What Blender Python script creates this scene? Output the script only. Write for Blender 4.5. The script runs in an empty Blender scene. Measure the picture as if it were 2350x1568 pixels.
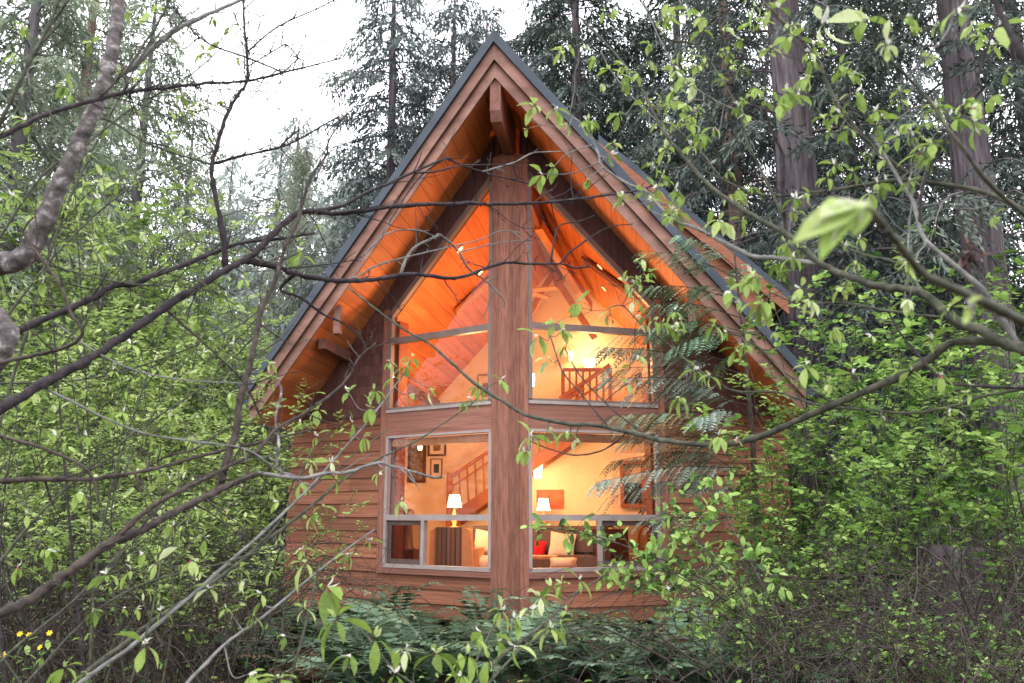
import bpy, math, random
import numpy as np
rng = np.random.default_rng(11)
SC = bpy.context.scene
COL = SC.collection
R = math.radians
# ------------------------------------------------------------------ camera model (pixel on a 2350x1568 photo -> point at depth Y)
FX = 1893.0
PIT = math.atan(396 / FX)
CP, SP = math.cos(PIT), math.sin(PIT)
EYE = 1.6
def at(px, py, Y):
    u = (px - 1175) / FX; v = (784 - py) / FX
    k = Y / (CP - v * SP)
    return np.array([u * k, Y, EYE + (SP + v * CP) * k])
# ------------------------------------------------------------------ mesh helpers
def nrm(a):
    a = np.asarray(a, float)
    return a / np.maximum(np.linalg.norm(a, axis=-1, keepdims=True), 1e-9)
class MB:
    def __init__(s):
        s.V = []; s.n = 0; s.F = {3: [], 4: []}; s.M = {3: [], 4: []}; s.A = {3: [], 4: []}
    def add(s, V, F, mat=0, var=0.5):
        V = np.asarray(V, float).reshape(-1, 3); F = np.asarray(F, int)
        k = F.shape[1]
        s.V.append(V); s.F[k].append(F + s.n)
        s.M[k].append(np.full(len(F), mat, int))
        s.A[k].append(np.broadcast_to(np.asarray(var, float), (len(F),)))
        s.n += len(V)
    def more(s, F, off, mat=0, var=0.5):
        F = np.asarray(F, int); k = F.shape[1]
        s.F[k].append(F + off); s.M[k].append(np.full(len(F), mat, int))
        s.A[k].append(np.broadcast_to(np.asarray(var, float), (len(F),)))
    def mesh(s, name, mats, smooth=False):
        me = bpy.data.meshes.new(name)
        V = np.concatenate(s.V)
        me.vertices.add(len(V)); me.vertices.foreach_set('co', V.astype(np.float32).ravel())
        li, ls, mi, av = [], [], [], []; st = 0
        for k in (3, 4):
            if s.F[k]:
                F = np.concatenate(s.F[k]); li.append(F.ravel())
                ls.append(st + np.arange(len(F)) * k); st += F.size
                mi.append(np.concatenate(s.M[k])); av.append(np.concatenate(s.A[k]))
        li = np.concatenate(li); ls = np.concatenate(ls); mi = np.concatenate(mi); av = np.concatenate(av)
        me.loops.add(len(li)); me.loops.foreach_set('vertex_index', li.astype(np.int32))
        me.polygons.add(len(ls)); me.polygons.foreach_set('loop_start', ls.astype(np.int32))
        me.polygons.foreach_set('material_index', mi.astype(np.int32))
        me.polygons.foreach_set('use_smooth', np.full(len(ls), bool(smooth)))
        a = me.attributes.new('var', 'FLOAT', 'FACE'); a.data.foreach_set('value', av.astype(np.float32))
        for m in (mats if isinstance(mats, (list, tuple)) else [mats]): me.materials.append(m)
        me.update(calc_edges=True); me.validate()
        return me
    def build(s, name, mats, parent=None, smooth=False):
        if not s.V: return None
        o = bpy.data.objects.new(name, s.mesh(name, mats, smooth)); COL.objects.link(o)
        if parent is not None: o.parent = parent
        return o
    # ---- shapes
    def hexa(s, c, mat=0, var=0.5):      # 8 corners: bottom ring 0-3, top ring 4-7
        s.add(c, [(3, 2, 1, 0), (4, 5, 6, 7), (0, 1, 5, 4), (1, 2, 6, 5), (2, 3, 7, 6), (3, 0, 4, 7)], mat, var)
    def box(s, lo, hi, mat=0, var=0.5):
        x0, y0, z0 = lo; x1, y1, z1 = hi
        s.hexa([(x0, y0, z0), (x1, y0, z0), (x1, y1, z0), (x0, y1, z0), (x0, y0, z1), (x1, y0, z1), (x1, y1, z1), (x0, y1, z1)], mat, var)
    def bar(s, p, q, w, h, up=(0, 0, 1), mat=0, var=0.5):   # square bar p->q, w sideways, h along up
        p = np.array(p, float); q = np.array(q, float); d = nrm(q - p)
        sd = nrm(np.cross(d, up)); u = np.cross(sd, d)
        a, b = sd * w / 2, u * h / 2
        s.hexa([p - a - b, p + a - b, q + a - b, q - a - b, p - a + b, p + a + b, q + a + b, q - a + b], mat, var)
    def prism(s, poly, vec, mat=0, var=0.5):  # extrude a 3D polygon along vec
        poly = np.asarray(poly, float); n = len(poly); vec = np.asarray(vec, float)
        off = s.n
        s.V.append(np.concatenate([poly, poly + vec])); s.n += 2 * n
        s.more([(i, (i + 1) % n, n + (i + 1) % n, n + i) for i in range(n)], off, mat, var)
        for j in range(1, n - 1):
            s.more([(0, j + 1, j), (n, n + j, n + j + 1)], off, mat, var)
    def tube(s, pts, rad, sides=6, mat=0, var=0.5, cap=True, rough=0.0):
        pts = np.asarray(pts, float); n = len(pts)
        rad = np.broadcast_to(np.asarray(rad, float), (n,))
        t = np.gradient(pts, axis=0); t = nrm(t)
        ref = np.array([0.31, 0.17, 0.93]) if abs(nrm(pts[-1] - pts[0])[2]) < .9 else np.array([1, .1, 0])
        a = nrm(np.cross(t, ref)); b = np.cross(t, a)
        ang = np.arange(sides) * 2 * math.pi / sides
        rr = rad[:, None] * (1 + (rng.normal(0, rough, (n, sides)) if rough else 0))
        V = pts[:, None] + (a[:, None] * np.cos(ang)[None, :, None] + b[:, None] * np.sin(ang)[None, :, None]) * rr[..., None]
        i = np.arange(n - 1)[:, None] * sides; j = np.arange(sides)[None]; j2 = (j + 1) % sides
        F = np.stack([i + j, i + j2, i + sides + j2, i + sides + j], -1).reshape(-1, 4)
        off = s.n
        s.add(V, F, mat, var)
        if cap:
            for j in range(1, sides - 1):
                s.more([(0, j + 1, j), ((n - 1) * sides, (n - 1) * sides + j, (n - 1) * sides + j + 1)], off, mat, var)
    def lathe(s, prof, c, seg=16, mat=0, var=0.5):
        c = np.asarray(c, float); ang = np.arange(seg) * 2 * math.pi / seg
        V = np.array([[(r * math.cos(x), r * math.sin(x), z) for x in ang] for r, z in prof]).reshape(-1, 3) + c
        n = len(prof); i = np.arange(n - 1)[:, None] * seg; j = np.arange(seg)[None]; j2 = (j + 1) % seg
        s.add(V, np.stack([i + j, i + j2, i + seg + j2, i + seg + j], -1).reshape(-1, 4), mat, var)
    def leaves(s, P, D, N, L, W, T, mat=0, var=None):
        P = np.atleast_2d(P); n = len(P)
        if n == 0: return
        D = nrm(np.broadcast_to(D, (n, 3))); S = nrm(np.cross(D, np.broadcast_to(N, (n, 3)))); N2 = np.cross(S, D)
        L = np.broadcast_to(L, (n,)); W = np.broadcast_to(W, (n,))
        tv = T[0]; K = len(tv)
        V = P[:, None] + L[:, None, None] * (tv[None, :, 0:1] * D[:, None] + tv[None, :, 2:3] * N2[:, None]) + W[:, None, None] * tv[None, :, 1:2] * S[:, None]
        off = s.n; s.V.append(V.reshape(-1, 3)); s.n += n * K
        if var is None: var = rng.random(n)
        var = np.broadcast_to(var, (n,))
        for F in T[1]:
            F = np.asarray(F); s.more((np.arange(n)[:, None, None] * K + F[None]).reshape(-1, F.shape[1]), off, mat, np.repeat(var, len(F)))
# leaf templates: (t along, s across, h up)
T_DIA = (np.array([(0, 0, 0), (.45, .5, -.06), (1, 0, -.08), (.45, -.5, -.06)], float), [[(0, 1, 2), (0, 2, 3)]])
T_OVAL = (np.array([(0, 0, 0), (.3, .42, .03), (.72, .4, -.02), (1, 0, -.14), (.72, -.4, -.02), (.3, -.42, .03), (.5, 0, -.05)], float),
          [[(0, 1, 6), (1, 2, 6), (2, 3, 6), (3, 4, 6), (4, 5, 6), (5, 0, 6)]])
T_LANCE = (np.array([(0, 0, 0), (.22, .3, .05), (.5, .5, .04), (.78, .36, -.08), (1, 0, -.26), (.78, -.36, -.08), (.5, -.5, .04), (.22, -.3, .05),
                     (.25, 0, .0), (.52, 0, -.04), (.78, 0, -.15)], float),
           [[(0, 1, 8), (0, 8, 7), (3, 4, 10), (10, 4, 5)], [(1, 2, 9, 8), (8, 9, 6, 7), (2, 3, 10, 9), (9, 10, 5, 6)]])
def catmull(P, k=5):
    P = np.asarray(P, float)
    if len(P) < 3: return P[0] + (P[1] - P[0]) * np.linspace(0, 1, k + 1)[:, None]
    Q = np.concatenate([[2 * P[0] - P[1]], P, [2 * P[-1] - P[-2]]]); out = []
    t = np.linspace(0, 1, k, endpoint=False)[:, None]
    for i in range(1, len(Q) - 2):
        a, b, c, d = Q[i - 1:i + 3]
        out.append(.5 * (2 * b + (c - a) * t + (2 * a - 5 * b + 4 * c - d) * t ** 2 + (3 * b - a - 3 * c + d) * t ** 3))
    return np.concatenate(out + [P[-1:]])
def tag(o, label=None, cat=None, group=None, kind=None):
    if label: o['label'] = label
    if cat: o['category'] = cat
    if group: o['group'] = group
    if kind: o['kind'] = kind
    return o
def empty(name, loc=(0, 0, 0), rz=0):
    o = bpy.data.objects.new(name, None); COL.objects.link(o); o.location = loc; o.rotation_euler = (0, 0, rz); o.empty_display_size = .2
    return o
def dup(root, loc, rz=0, scale=1, label=None):
    r = root.copy(); COL.objects.link(r); r.location = loc; r.rotation_euler = (0, 0, rz); r.scale = (scale,) * 3 if np.isscalar(scale) else scale
    if label: r['label'] = label
    for ch in list(root.children):
        c = ch.copy(); COL.objects.link(c); c.parent = r
        for g in ch.children:
            d = g.copy(); COL.objects.link(d); d.parent = c
    return r
# ------------------------------------------------------------------ materials
def newmat(name):
    m = bpy.data.materials.new(name); m.use_nodes = True; nt = m.node_tree; nt.nodes.clear()
    return m, nt, nt.nodes, nt.links
def ramp(N, stops):
    r = N.new('ShaderNodeValToRGB'); e = r.color_ramp.elements
    while len(e) < len(stops): e.new(.5)
    for el, (p, c) in zip(e, stops): el.position = p; el.color = (*c, 1)
    return r
def leafmat(name, stops, trans=.35, rough=.5, spec=.3, nscale=18):
    m, nt, N, Lk = newmat(name)
    a = N.new('ShaderNodeAttribute'); a.attribute_name = 'var'
    r = ramp(N, stops)
    tc = N.new('ShaderNodeTexCoord'); nz = N.new('ShaderNodeTexNoise'); nz.inputs['Scale'].default_value = nscale; nz.inputs['Detail'].default_value = 3; Lk.new(tc.outputs['Object'], nz.inputs['Vector'])
    ma = N.new('ShaderNodeMath'); ma.operation = 'MULTIPLY_ADD'; ma.inputs[1].default_value = .55; ma.inputs[2].default_value = -.275; Lk.new(nz.outputs[0], ma.inputs[0])
    ad = N.new('ShaderNodeMath'); ad.operation = 'ADD'; Lk.new(a.outputs['Fac'], ad.inputs[0]); Lk.new(ma.outputs[0], ad.inputs[1]); Lk.new(ad.outputs[0], r.inputs[0])
    b = N.new('ShaderNodeBsdfPrincipled'); b.inputs['Roughness'].default_value = rough; b.inputs['Specular IOR Level'].default_value = spec
    Lk.new(r.outputs[0], b.inputs['Base Color'])
    t = N.new('ShaderNodeBsdfTranslucent'); Lk.new(r.outputs[0], t.inputs['Color'])
    mx = N.new('ShaderNodeMixShader'); mx.inputs[0].default_value = trans
    Lk.new(b.outputs[0], mx.inputs[1]); Lk.new(t.outputs[0], mx.inputs[2])
    o = N.new('ShaderNodeOutputMaterial'); Lk.new(mx.outputs[0], o.inputs[0])
    return m
def surf(name, c1, c2, scale=(3, 3, 3), rough=.75, detail=6, bump=.3, dist=.02, lo=.35, hi=.65, spec=.3, third=None, varmix=0):
    """noise-mottled surface; the noise is stretched by a per-axis scale (grain, bark fissures)"""
    m, nt, N, Lk = newmat(name)
    tc = N.new('ShaderNodeTexCoord'); mp = N.new('ShaderNodeMapping'); mp.inputs['Scale'].default_value = scale
    Lk.new(tc.outputs['Object'], mp.inputs['Vector'])
    nz = N.new('ShaderNodeTexNoise'); nz.inputs['Scale'].default_value = 1; nz.inputs['Detail'].default_value = detail; nz.inputs['Roughness'].default_value = .65
    Lk.new(mp.outputs[0], nz.inputs['Vector'])
    st = [(lo, c1), (hi, c2)] if third is None else [(lo, c1), (hi, c2), (min(hi + .12, 1), third)]
    r = ramp(N, st); Lk.new(nz.outputs[0], r.inputs[0]); col = r.outputs[0]
    if varmix:
        a = N.new('ShaderNodeAttribute'); a.attribute_name = 'var'
        mr = N.new('ShaderNodeMapRange'); mr.inputs['To Min'].default_value = 1 - varmix; mr.inputs['To Max'].default_value = 1 + varmix
        Lk.new(a.outputs['Fac'], mr.inputs[0])
        mm = N.new('ShaderNodeVectorMath'); mm.operation = 'SCALE'; Lk.new(col, mm.inputs[0]); Lk.new(mr.outputs[0], mm.inputs['Scale']); col = mm.outputs[0]
    b = N.new('ShaderNodeBsdfPrincipled'); b.inputs['Roughness'].default_value = rough; b.inputs['Specular IOR Level'].default_value = spec
    Lk.new(col, b.inputs['Base Color'])
    if bump:
        bp = N.new('ShaderNodeBump'); bp.inputs['Strength'].default_value = bump; bp.inputs['Distance'].default_value = dist
        Lk.new(nz.outputs[0], bp.inputs['Height']); Lk.new(bp.outputs[0], b.inputs['Normal'])
    o = N.new('ShaderNodeOutputMaterial'); Lk.new(b.outputs[0], o.inputs[0])
    return m
def planks(name, c1, c2, width=.14, line=.06, axis=0, grain=(8, .6, 8), rough=.6):
    """tongue-and-groove boards: grooves every `width` along one object axis"""
    m = surf(name, c1, c2, grain, rough, bump=0); nt = m.node_tree; N, Lk = nt.nodes, nt.links
    b = next(n for n in N if n.type == 'BSDF_PRINCIPLED'); col = b.inputs['Base Color'].links[0].from_socket
    tc = N.new('ShaderNodeTexCoord'); sx = N.new('ShaderNodeSeparateXYZ'); Lk.new(tc.outputs['Object'], sx.inputs[0])
    d = N.new('ShaderNodeMath'); d.operation = 'DIVIDE'; d.inputs[1].default_value = width; Lk.new(sx.outputs[axis], d.inputs[0])
    fr = N.new('ShaderNodeMath'); fr.operation = 'FRACT'; Lk.new(d.outputs[0], fr.inputs[0])
    gt = N.new('ShaderNodeMath'); gt.operation = 'GREATER_THAN'; gt.inputs[1].default_value = line; Lk.new(fr.outputs[0], gt.inputs[0])
    fl = N.new('ShaderNodeMath'); fl.operation = 'FLOOR'; Lk.new(d.outputs[0], fl.inputs[0])
    wn = N.new('ShaderNodeTexWhiteNoise'); wn.noise_dimensions = '1D'; Lk.new(fl.outputs[0], wn.inputs['W'])
    mr = N.new('ShaderNodeMapRange'); mr.inputs['To Min'].default_value = .86; mr.inputs['To Max'].default_value = 1.08; Lk.new(wn.outputs[0], mr.inputs[0])
    mg = N.new('ShaderNodeMapRange'); mg.inputs['To Min'].default_value = .5; mg.inputs['To Max'].default_value = 1; Lk.new(gt.outputs[0], mg.inputs[0])
    pr = N.new('ShaderNodeMath'); pr.operation = 'MULTIPLY'; Lk.new(mr.outputs[0], pr.inputs[0]); Lk.new(mg.outputs[0], pr.inputs[1])
    vm = N.new('ShaderNodeVectorMath'); vm.operation = 'SCALE'; Lk.new(col, vm.inputs[0]); Lk.new(pr.outputs[0], vm.inputs['Scale'])
    Lk.new(vm.outputs[0], b.inputs['Base Color'])
    return m
def glow(name, col, power):
    m, nt, N, Lk = newmat(name)
    m.cycles.emission_sampling = 'NONE'
    e = N.new('ShaderNodeEmission'); e.inputs[0].default_value = (*col, 1); e.inputs[1].default_value = power
    o = N.new('ShaderNodeOutputMaterial'); Lk.new(e.outputs[0], o.inputs[0]); return m
def glassmat(name, tint=(1, 1, 1), refl=.04):
    m, nt, N, Lk = newmat(name)
    t = N.new('ShaderNodeBsdfTransparent'); t.inputs[0].default_value = (*tint, 1)
    g = N.new('ShaderNodeBsdfGlossy'); g.inputs['Roughness'].default_value = .02
    fr = N.new('ShaderNodeFresnel'); fr.inputs[0].default_value = 1.28
    mx = N.new('ShaderNodeMixShader'); Lk.new(fr.outputs[0], mx.inputs[0]); Lk.new(t.outputs[0], mx.inputs[1]); Lk.new(g.outputs[0], mx.inputs[2])
    o = N.new('ShaderNodeOutputMaterial'); Lk.new(mx.outputs[0], o.inputs[0]); return m
M = {}
M['siding'] = surf('siding', (.175, .062, .033), (.325, .13, .074), (1.1, 1.1, 60), .75, bump=.06, dist=.004, varmix=.26)
M['trim'] = surf('trim', (.18, .07, .047), (.33, .142, .097), (28, 28, 3), .75, bump=.06, dist=.005, varmix=.26)
M['trimh'] = surf('trimh', (.185, .074, .053), (.31, .14, .102), (1, 1, 40), .75, bump=.06, dist=.005, varmix=.14)
M['barge'] = surf('barge', (.15, .075, .058), (.28, .15, .115), (.8, 4, 4), .7, bump=.2, varmix=.1)
M['shingle'] = surf('shingle', (.10, .042, .036), (.15, .066, .057), (30, 30, 3), .85, bump=.15, dist=.005, varmix=.22)
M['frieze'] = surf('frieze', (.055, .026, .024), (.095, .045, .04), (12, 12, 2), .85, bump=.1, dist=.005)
M['needle_mist_tint'] = leafmat('needle_mist_tint', [(0, (.24, .28, .26)), (.6, (.38, .43, .39)), (1, (.52, .57, .5))], .4)  # needles paled so that distance mist is part of their colour
M['roofing'] = surf('roofing', (.028, .038, .055), (.05, .064, .085), (3, 3, 3), .5, bump=.05)
M['soffit'] = planks('soffit', (.45, .13, .042), (.64, .215, .07), .17, .05, 0)
M['beam'] = surf('beam', (.13, .055, .04), (.22, .1, .075), (10, .8, 10), .7, bump=.2)
M['pinebeam'] = surf('pinebeam', (.4, .17, .06), (.55, .26, .1), (8, .8, 8), .6, bump=.1)
M['plaster'] = surf('plaster', (.70, .55, .36), (.76, .61, .40), (2, 2, 2), .9, bump=.03)
M['floorb'] = planks('floorb', (.3, .14, .06), (.42, .2, .09), .12, .05, 0)
M['frame'] = surf('frame', (.36, .29, .275), (.43, .355, .34), (4, 4, 4), .5, bump=.02)
M['framed'] = surf('framed', (.15, .105, .09), (.2, .145, .125), (4, 4, 4), .5, bump=.02)
M['framel'] = surf('framel', (.29, .235, .22), (.37, .305, .29), (4, 4, 4), .45, bump=.02)
M['sashd'] = surf('sashd', (.085, .05, .045), (.13, .085, .075), (4, 4, 4), .5, bump=.02)
M['glass'] = glassmat('glass'); M['screen'] = glassmat('screen', (.5, .46, .42))
M['shade'] = glow('shade', (1, .72, .34), 5.0); M['shade2'] = glow('shade2', (1, .78, .42), 8.0)
M['pot'] = glow('pot', (1, .72, .25), 7.0)
M['brass'] = surf('brass', (.45, .22, .07), (.55, .3, .1), (6, 6, 6), .35, bump=0)
M['darkwood'] = surf('darkwood', (.05, .018, .01), (.1, .035, .02), (8, 8, 1), .5, bump=.1)
M['orangewood'] = surf('orangewood', (.27, .085, .028), (.38, .13, .045), (8, 8, 1), .5, bump=.1)
M['jamb'] = surf('jamb', (.2, .045, .018), (.28, .07, .028), (8, 8, 1), .6, bump=.1)
M['photo'] = surf('photo', (.05, .035, .02), (.3, .22, .14), (6, 6, 9), .4, bump=0)
M['mat'] = surf('mat', (.62, .5, .36), (.68, .55, .4), (3, 3, 3), .8, bump=0)
M['redart'] = surf('redart', (.5, .05, .02), (.62, .2, .07), (2.5, 2.5, 2.5), .6, bump=0, third=(.7, .42, .2))
M['sofa'] = surf('sofa', (.12, .09, .085), (.17, .13, .12), (20, 20, 20), .9, bump=.1)
M['cream'] = surf('cream', (.72, .62, .45), (.8, .7, .52), (9, 9, 9), .9, bump=.1, third=(.5, .25, .14), lo=.4, hi=.68)
M['red'] = surf('red', (.5, .01, .02), (.6, .02, .03), (9, 9, 9), .9, bump=.1)
M['tan'] = surf('tan', (.55, .3, .14), (.62, .36, .18), (9, 9, 9), .9, bump=.1)
M['stripe'] = planks('stripe', (.09, .07, .08), (.3, .2, .13), .085, .35, 0, (14, .2, .2), .9)
M['tangrey'] = surf('tangrey', (.2, .14, .1), (.26, .19, .14), (9, 9, 9), .9, bump=.1)
M['black'] = surf('black', (.02, .015, .012), (.04, .03, .025), (9, 9, 9), .6, bump=.1)
M['bark_pale'] = surf('bark_pale', (.028, .024, .025), (.135, .115, .114), (17, 17, 26), .85, bump=.7, dist=.006, third=(.40, .365, .365), lo=.34, hi=.54, detail=10)
M['bark_dark'] = surf('bark_dark', (.012, .009, .012), (.05, .038, .042), (26, 26, 26), .85, bump=.5, third=(.15, .125, .125))
M['bark_brown'] = surf('bark_brown', (.018, .014, .013), (.085, .065, .055), (22, 22, 22), .85, bump=.5)
M['bark_green'] = surf('bark_green', (.025, .028, .02), (.10, .10, .07), (24, 24, 24), .8, bump=.4, third=(.22, .2, .16))
M['bark_grey'] = surf('bark_grey', (.09, .09, .085), (.22, .215, .205), (16, 16, 16), .8, bump=.4, third=(.33, .3, .29))
M['bark_con'] = surf('bark_con', (.065, .05, .056), (.215, .178, .195), (14, 14, 1.1), .95, bump=1, dist=.05)
M['bark_red'] = surf('bark_red', (.13, .08, .07), (.3, .2, .17), (12, 12, 1.0), .95, bump=1, dist=.05)
M['bark_haze_tint'] = surf('bark_haze_tint', (.11, .1, .11), (.2, .185, .195), (12, 12, 1.0), .95, bump=.6, dist=.04)  # bark lightened and greyed: distance haze put into the colour
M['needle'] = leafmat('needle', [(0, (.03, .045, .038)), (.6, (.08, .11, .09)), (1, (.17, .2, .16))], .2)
M['needle_haze_tint'] = leafmat('needle_haze_tint', [(0, (.11, .14, .10)), (.6, (.24, .30, .20)), (1, (.42, .48, .32))], .35)  # far needles with atmospheric haze painted into the base colour
M['needle_blue'] = leafmat('needle_blue', [(0, (.06, .08, .08)), (.6, (.13, .165, .155)), (1, (.22, .26, .235))], .25)
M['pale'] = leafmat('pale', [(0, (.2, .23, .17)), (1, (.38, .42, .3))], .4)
M['leaf_y'] = leafmat('leaf_y', [(0, (.10, .15, .04)), (.45, (.24, .35, .09)), (.8, (.38, .51, .16)), (1, (.52, .61, .28))], .42)
M['leaf_g'] = leafmat('leaf_g', [(0, (.03, .07, .02)), (.35, (.13, .25, .05)), (.75, (.31, .48, .11)), (1, (.44, .58, .19))], .4)
M['leaf_b'] = leafmat('leaf_b', [(0, (.11, .18, .035)), (.5, (.26, .385, .08)), (.85, (.40, .51, .17)), (1, (.56, .62, .36))], .42, .55, .25, 55)
M['bud'] = leafmat('bud', [(0, (.55, .55, .42)), (1, (.75, .74, .68))], .3)
M['fern'] = leafmat('fern', [(0, (.022, .05, .022)), (.45, (.105, .18, .10)), (1, (.30, .41, .30))], .25, .45, .4)
M['fern_brown'] = leafmat('fern_brown', [(0, (.06, .04, .022)), (1, (.2, .14, .08))], .2)
M['cedar'] = leafmat('cedar', [(0, (.04, .085, .04)), (.5, (.14, .23, .13)), (1, (.28, .40, .29))], .25)
M['cedar_silver'] = leafmat('cedar_silver', [(0, (.12, .19, .13)), (1, (.38, .46, .40))], .2)
M['dead'] = leafmat('dead', [(0, (.05, .035, .022)), (.6, (.14, .1, .065)), (1, (.3, .23, .16))], .15, .9, .1)
M['deadleaf'] = leafmat('deadleaf', [(0, (.04, .022, .018)), (1, (.12, .065, .052))], .2)
M['yellow'] = leafmat('yellow', [(0, (.75, .48, .01)), (1, (.85, .62, .03))], .2)
M['white'] = leafmat('white', [(0, (.65, .66, .72)), (1, (.8, .8, .82))], .2)
M['pinkbud'] = leafmat('pinkbud', [(0, (.25, .05, .07)), (1, (.4, .12, .13))], .2)
M['ground'] = surf('ground', (.035, .026, .018), (.10, .075, .05), (1.7, 1.7, 1.7), .95, 8, .8, .05, third=(.06, .085, .03))
M['gravel'] = surf('gravel', (.3, .3, .3), (.5, .5, .52), (9, 9, 9), .95, 8, .5, .02)
# ------------------------------------------------------------------ the cabin (local frame: x right, y into the house, origin at the front corner post)
YAW = R(9.0); X0 = -.04; Y0 = 11.8
KB, MS, ZA, DF, SE = .40, 1.115, 8.26, 1.35, 4.18      # barge sweep, roof slope, apex height, ridge overhang, half span
TH = R(24.5); TC, TS = math.cos(TH), math.sin(TH); TW = 4.5
cabin = empty('cabin', (X0, Y0, 0), -YAW)
tag(cabin, 'brown timber cabin with a pointed glass gable lit orange from inside', 'cabin')
ca, sa = math.cos(YAW), math.sin(YAW)
def w2l(p):
    x, y = p[0] - X0, p[1] - Y0
    return np.array([x * ca - y * sa, x * sa + y * ca, p[2]])
def l2w(p): return np.array([p[0] * ca + p[1] * sa + X0, -p[0] * sa + p[1] * ca + Y0, p[2]])
def atl(px, py, yl):     # local point where the sight line meets the local plane y = yl
    o = w2l((0, 0, EYE)); q = w2l(at(px, py, 10)); k = (yl - o[1]) / (q[1] - o[1]); return o + (q - o) * k
def fp(sg, t, z, o=0):   # on a prow face: t along it, o outwards
    return np.array([sg * TC * t + sg * TS * o, TS * t - TC * o, z])
SOF = ZA - .66
def soff(x): return SOF - MS * abs(x)
def wtop(t): return 6.76 - (6.76 - 4.80) / 2.02 * (t - .25)
for sg in (-1, 1):
    # --- structural wall with openings
    w = MB()
    def panel(poly, o0=-.14, o1=0):
        w.prism([fp(sg, t, z, o0) for t, z in poly], fp(sg, 0, 0, o1) - fp(sg, 0, 0, o0))
    zt = lambda t: soff(TC * t) + .12
    panel([(.2, .1), (TW, .1), (TW, .80), (.2, .80)])
    panel([(2.3, .80), (TW, .80), (TW, zt(TW)), (2.3, zt(2.3))])
    panel([(.2, 2.8), (2.3, 2.8), (2.3, 3.18), (.2, 3.18)])
    panel([(.2, wtop(.2) + .0), (2.3, wtop(2.3)), (2.3, zt(2.3)), (.2, zt(.2))])
    w.build('wall', M['shingle'], cabin)
    # --- lap siding
    sd = MB(); z = .12; h = .205
    while z < 3.1:
        if z < .62: spans = [(.27, TW)]
        else: spans = [(2.43, TW)]
        for a, b in spans:
            cuts = [a] + ([a + (b - a) * rng.uniform(.3, .7)] if rng.random() < .6 else []) + [b]
            for c, d in zip(cuts[:-1], cuts[1:]):
                zz = min(z + h + .015, 3.1 if a > 1 else .72)
                jz = rng.normal(0, .003)
                sd.hexa([fp(sg, c, z + jz, .003), fp(sg, d - .002, z + jz, .003), fp(sg, d - .002, z + jz, .034), fp(sg, c, z + jz, .034),
                         fp(sg, c, zz, .003), fp(sg, d - .002, zz, .003), fp(sg, d - .002, zz, .007), fp(sg, c, zz, .007)], 0, rng.random())
        z += h
    sd.build('lap_siding', M['siding'], cabin)
    # --- shingles in the gable corner
    sh = MB(); z = 3.14; row = 0
    while z < 5.2:
        t = 2.43 + rng.uniform(-.1, 0)
        while t < TW:
            wd = rng.uniform(.09, .2); c, d = max(t, 2.43), min(t + wd - .006, TW)
            if d > c + .02 and z + .03 < soff(TC * d) :
                o = .014 + rng.uniform(0, .006); zz = min(z + .19, soff(TC * d) + .04); jz = rng.uniform(-.006, .006)
                sh.hexa([fp(sg, c, z + jz, .003), fp(sg, d, z + jz, .003), fp(sg, d, z + jz, o), fp(sg, c, z + jz, o),
                         fp(sg, c, zz, .003), fp(sg, d, zz, .003), fp(sg, d, zz, .008), fp(sg, c, zz, .008)], 0, rng.random())
            t += wd
        z += .17
    sh.build('shingle_cladding', M['shingle'], cabin)
    # --- trim boards
    def board(name, quads, mat=M['trim'], o0=.002, o1=.045):
        b = MB()
        for q in quads: b.prism([fp(sg, t, z, o0) for t, z in q], fp(sg, 0, 0, o1) - fp(sg, 0, 0, o0), 0, rng.random())
        return b.build(name, mat, cabin)
    board('casing', [[(2.3, .72), (2.425, .72), (2.425, 4.86), (2.3, 4.86)]])
    board('band_board', [[(.27, 2.80), (2.298, 2.80), (2.298, 3.18), (.27, 3.18)]], M['trimh'])
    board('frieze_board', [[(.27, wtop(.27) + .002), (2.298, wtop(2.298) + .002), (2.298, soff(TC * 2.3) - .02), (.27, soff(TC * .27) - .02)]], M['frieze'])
    board('skirt_board', [[(.27, .725), (2.298, .725), (2.298, .80), (.27, .80)]], M['trimh'], .002, .06)
    # --- windows
    def winframe(name, bars, mat=M['frame'], wd=.05, parent=cabin, o=.02, dep=.08):
        b = MB(); nn = fp(sg, 0, 0, 1) - fp(sg, 0, 0, 0)
        for (t0, z0), (t1, z1), k in bars: b.bar(fp(sg, t0, z0, o), fp(sg, t1, z1, o), k, dep, nn)
        return b.build(name, mat, parent)
    a, e = .275, 2.275; s2 = .03
    up = winframe('window', [((a + s2, 3.2), (a + s2, wtop(a) - .03), .06), ((e, 3.2), (e, wtop(e) - .03), .07), ((a, 3.21), (e, 3.21), .06),
                             ((a, wtop(a) - .04), (e + .03, wtop(e + .03) - .04), .085), ((a + .06, 4.32), (e - .035, 4.32), .10)], M['framed'])
    sl = winframe('sill', [((a, 3.185), (e + .03, 3.185), .045)], M['framel'], parent=up, o=.05, dep=.04)
    g = MB(); g.add([fp(sg, t, z, .012) for t, z in [(a + .05, 3.23), (e - .03, 3.23), (e - .03, wtop(e) - .07), (a + .05, wtop(a + .05) - .07)]], [(0, 1, 2, 3)])
    g.build('pane', M['glass'], up)
    lo = winframe('window', [((a + .02, .82), (a + .02, 2.78), .05), ((e - .01, .82), (e - .01, 2.78), .05), ((a - .005, 2.78), (e + .015, 2.78), .036),
                             ((a - .005, .835), (e + .015, .835), .055), ((a + .045, 1.55), (e - .035, 1.55), .085)], M['framel'])
    tm = a + (e - a) * (.62 if sg < 0 else .53)
    winframe('mullion', [((tm, .8625), (tm, 1.5075), .06)], M['framel'], parent=lo)
    winframe('head_jamb', [((a + .045, 2.69), (e - .035, 2.69), .11)], M['orangewood'], parent=lo, o=-.06, dep=.1)
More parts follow.
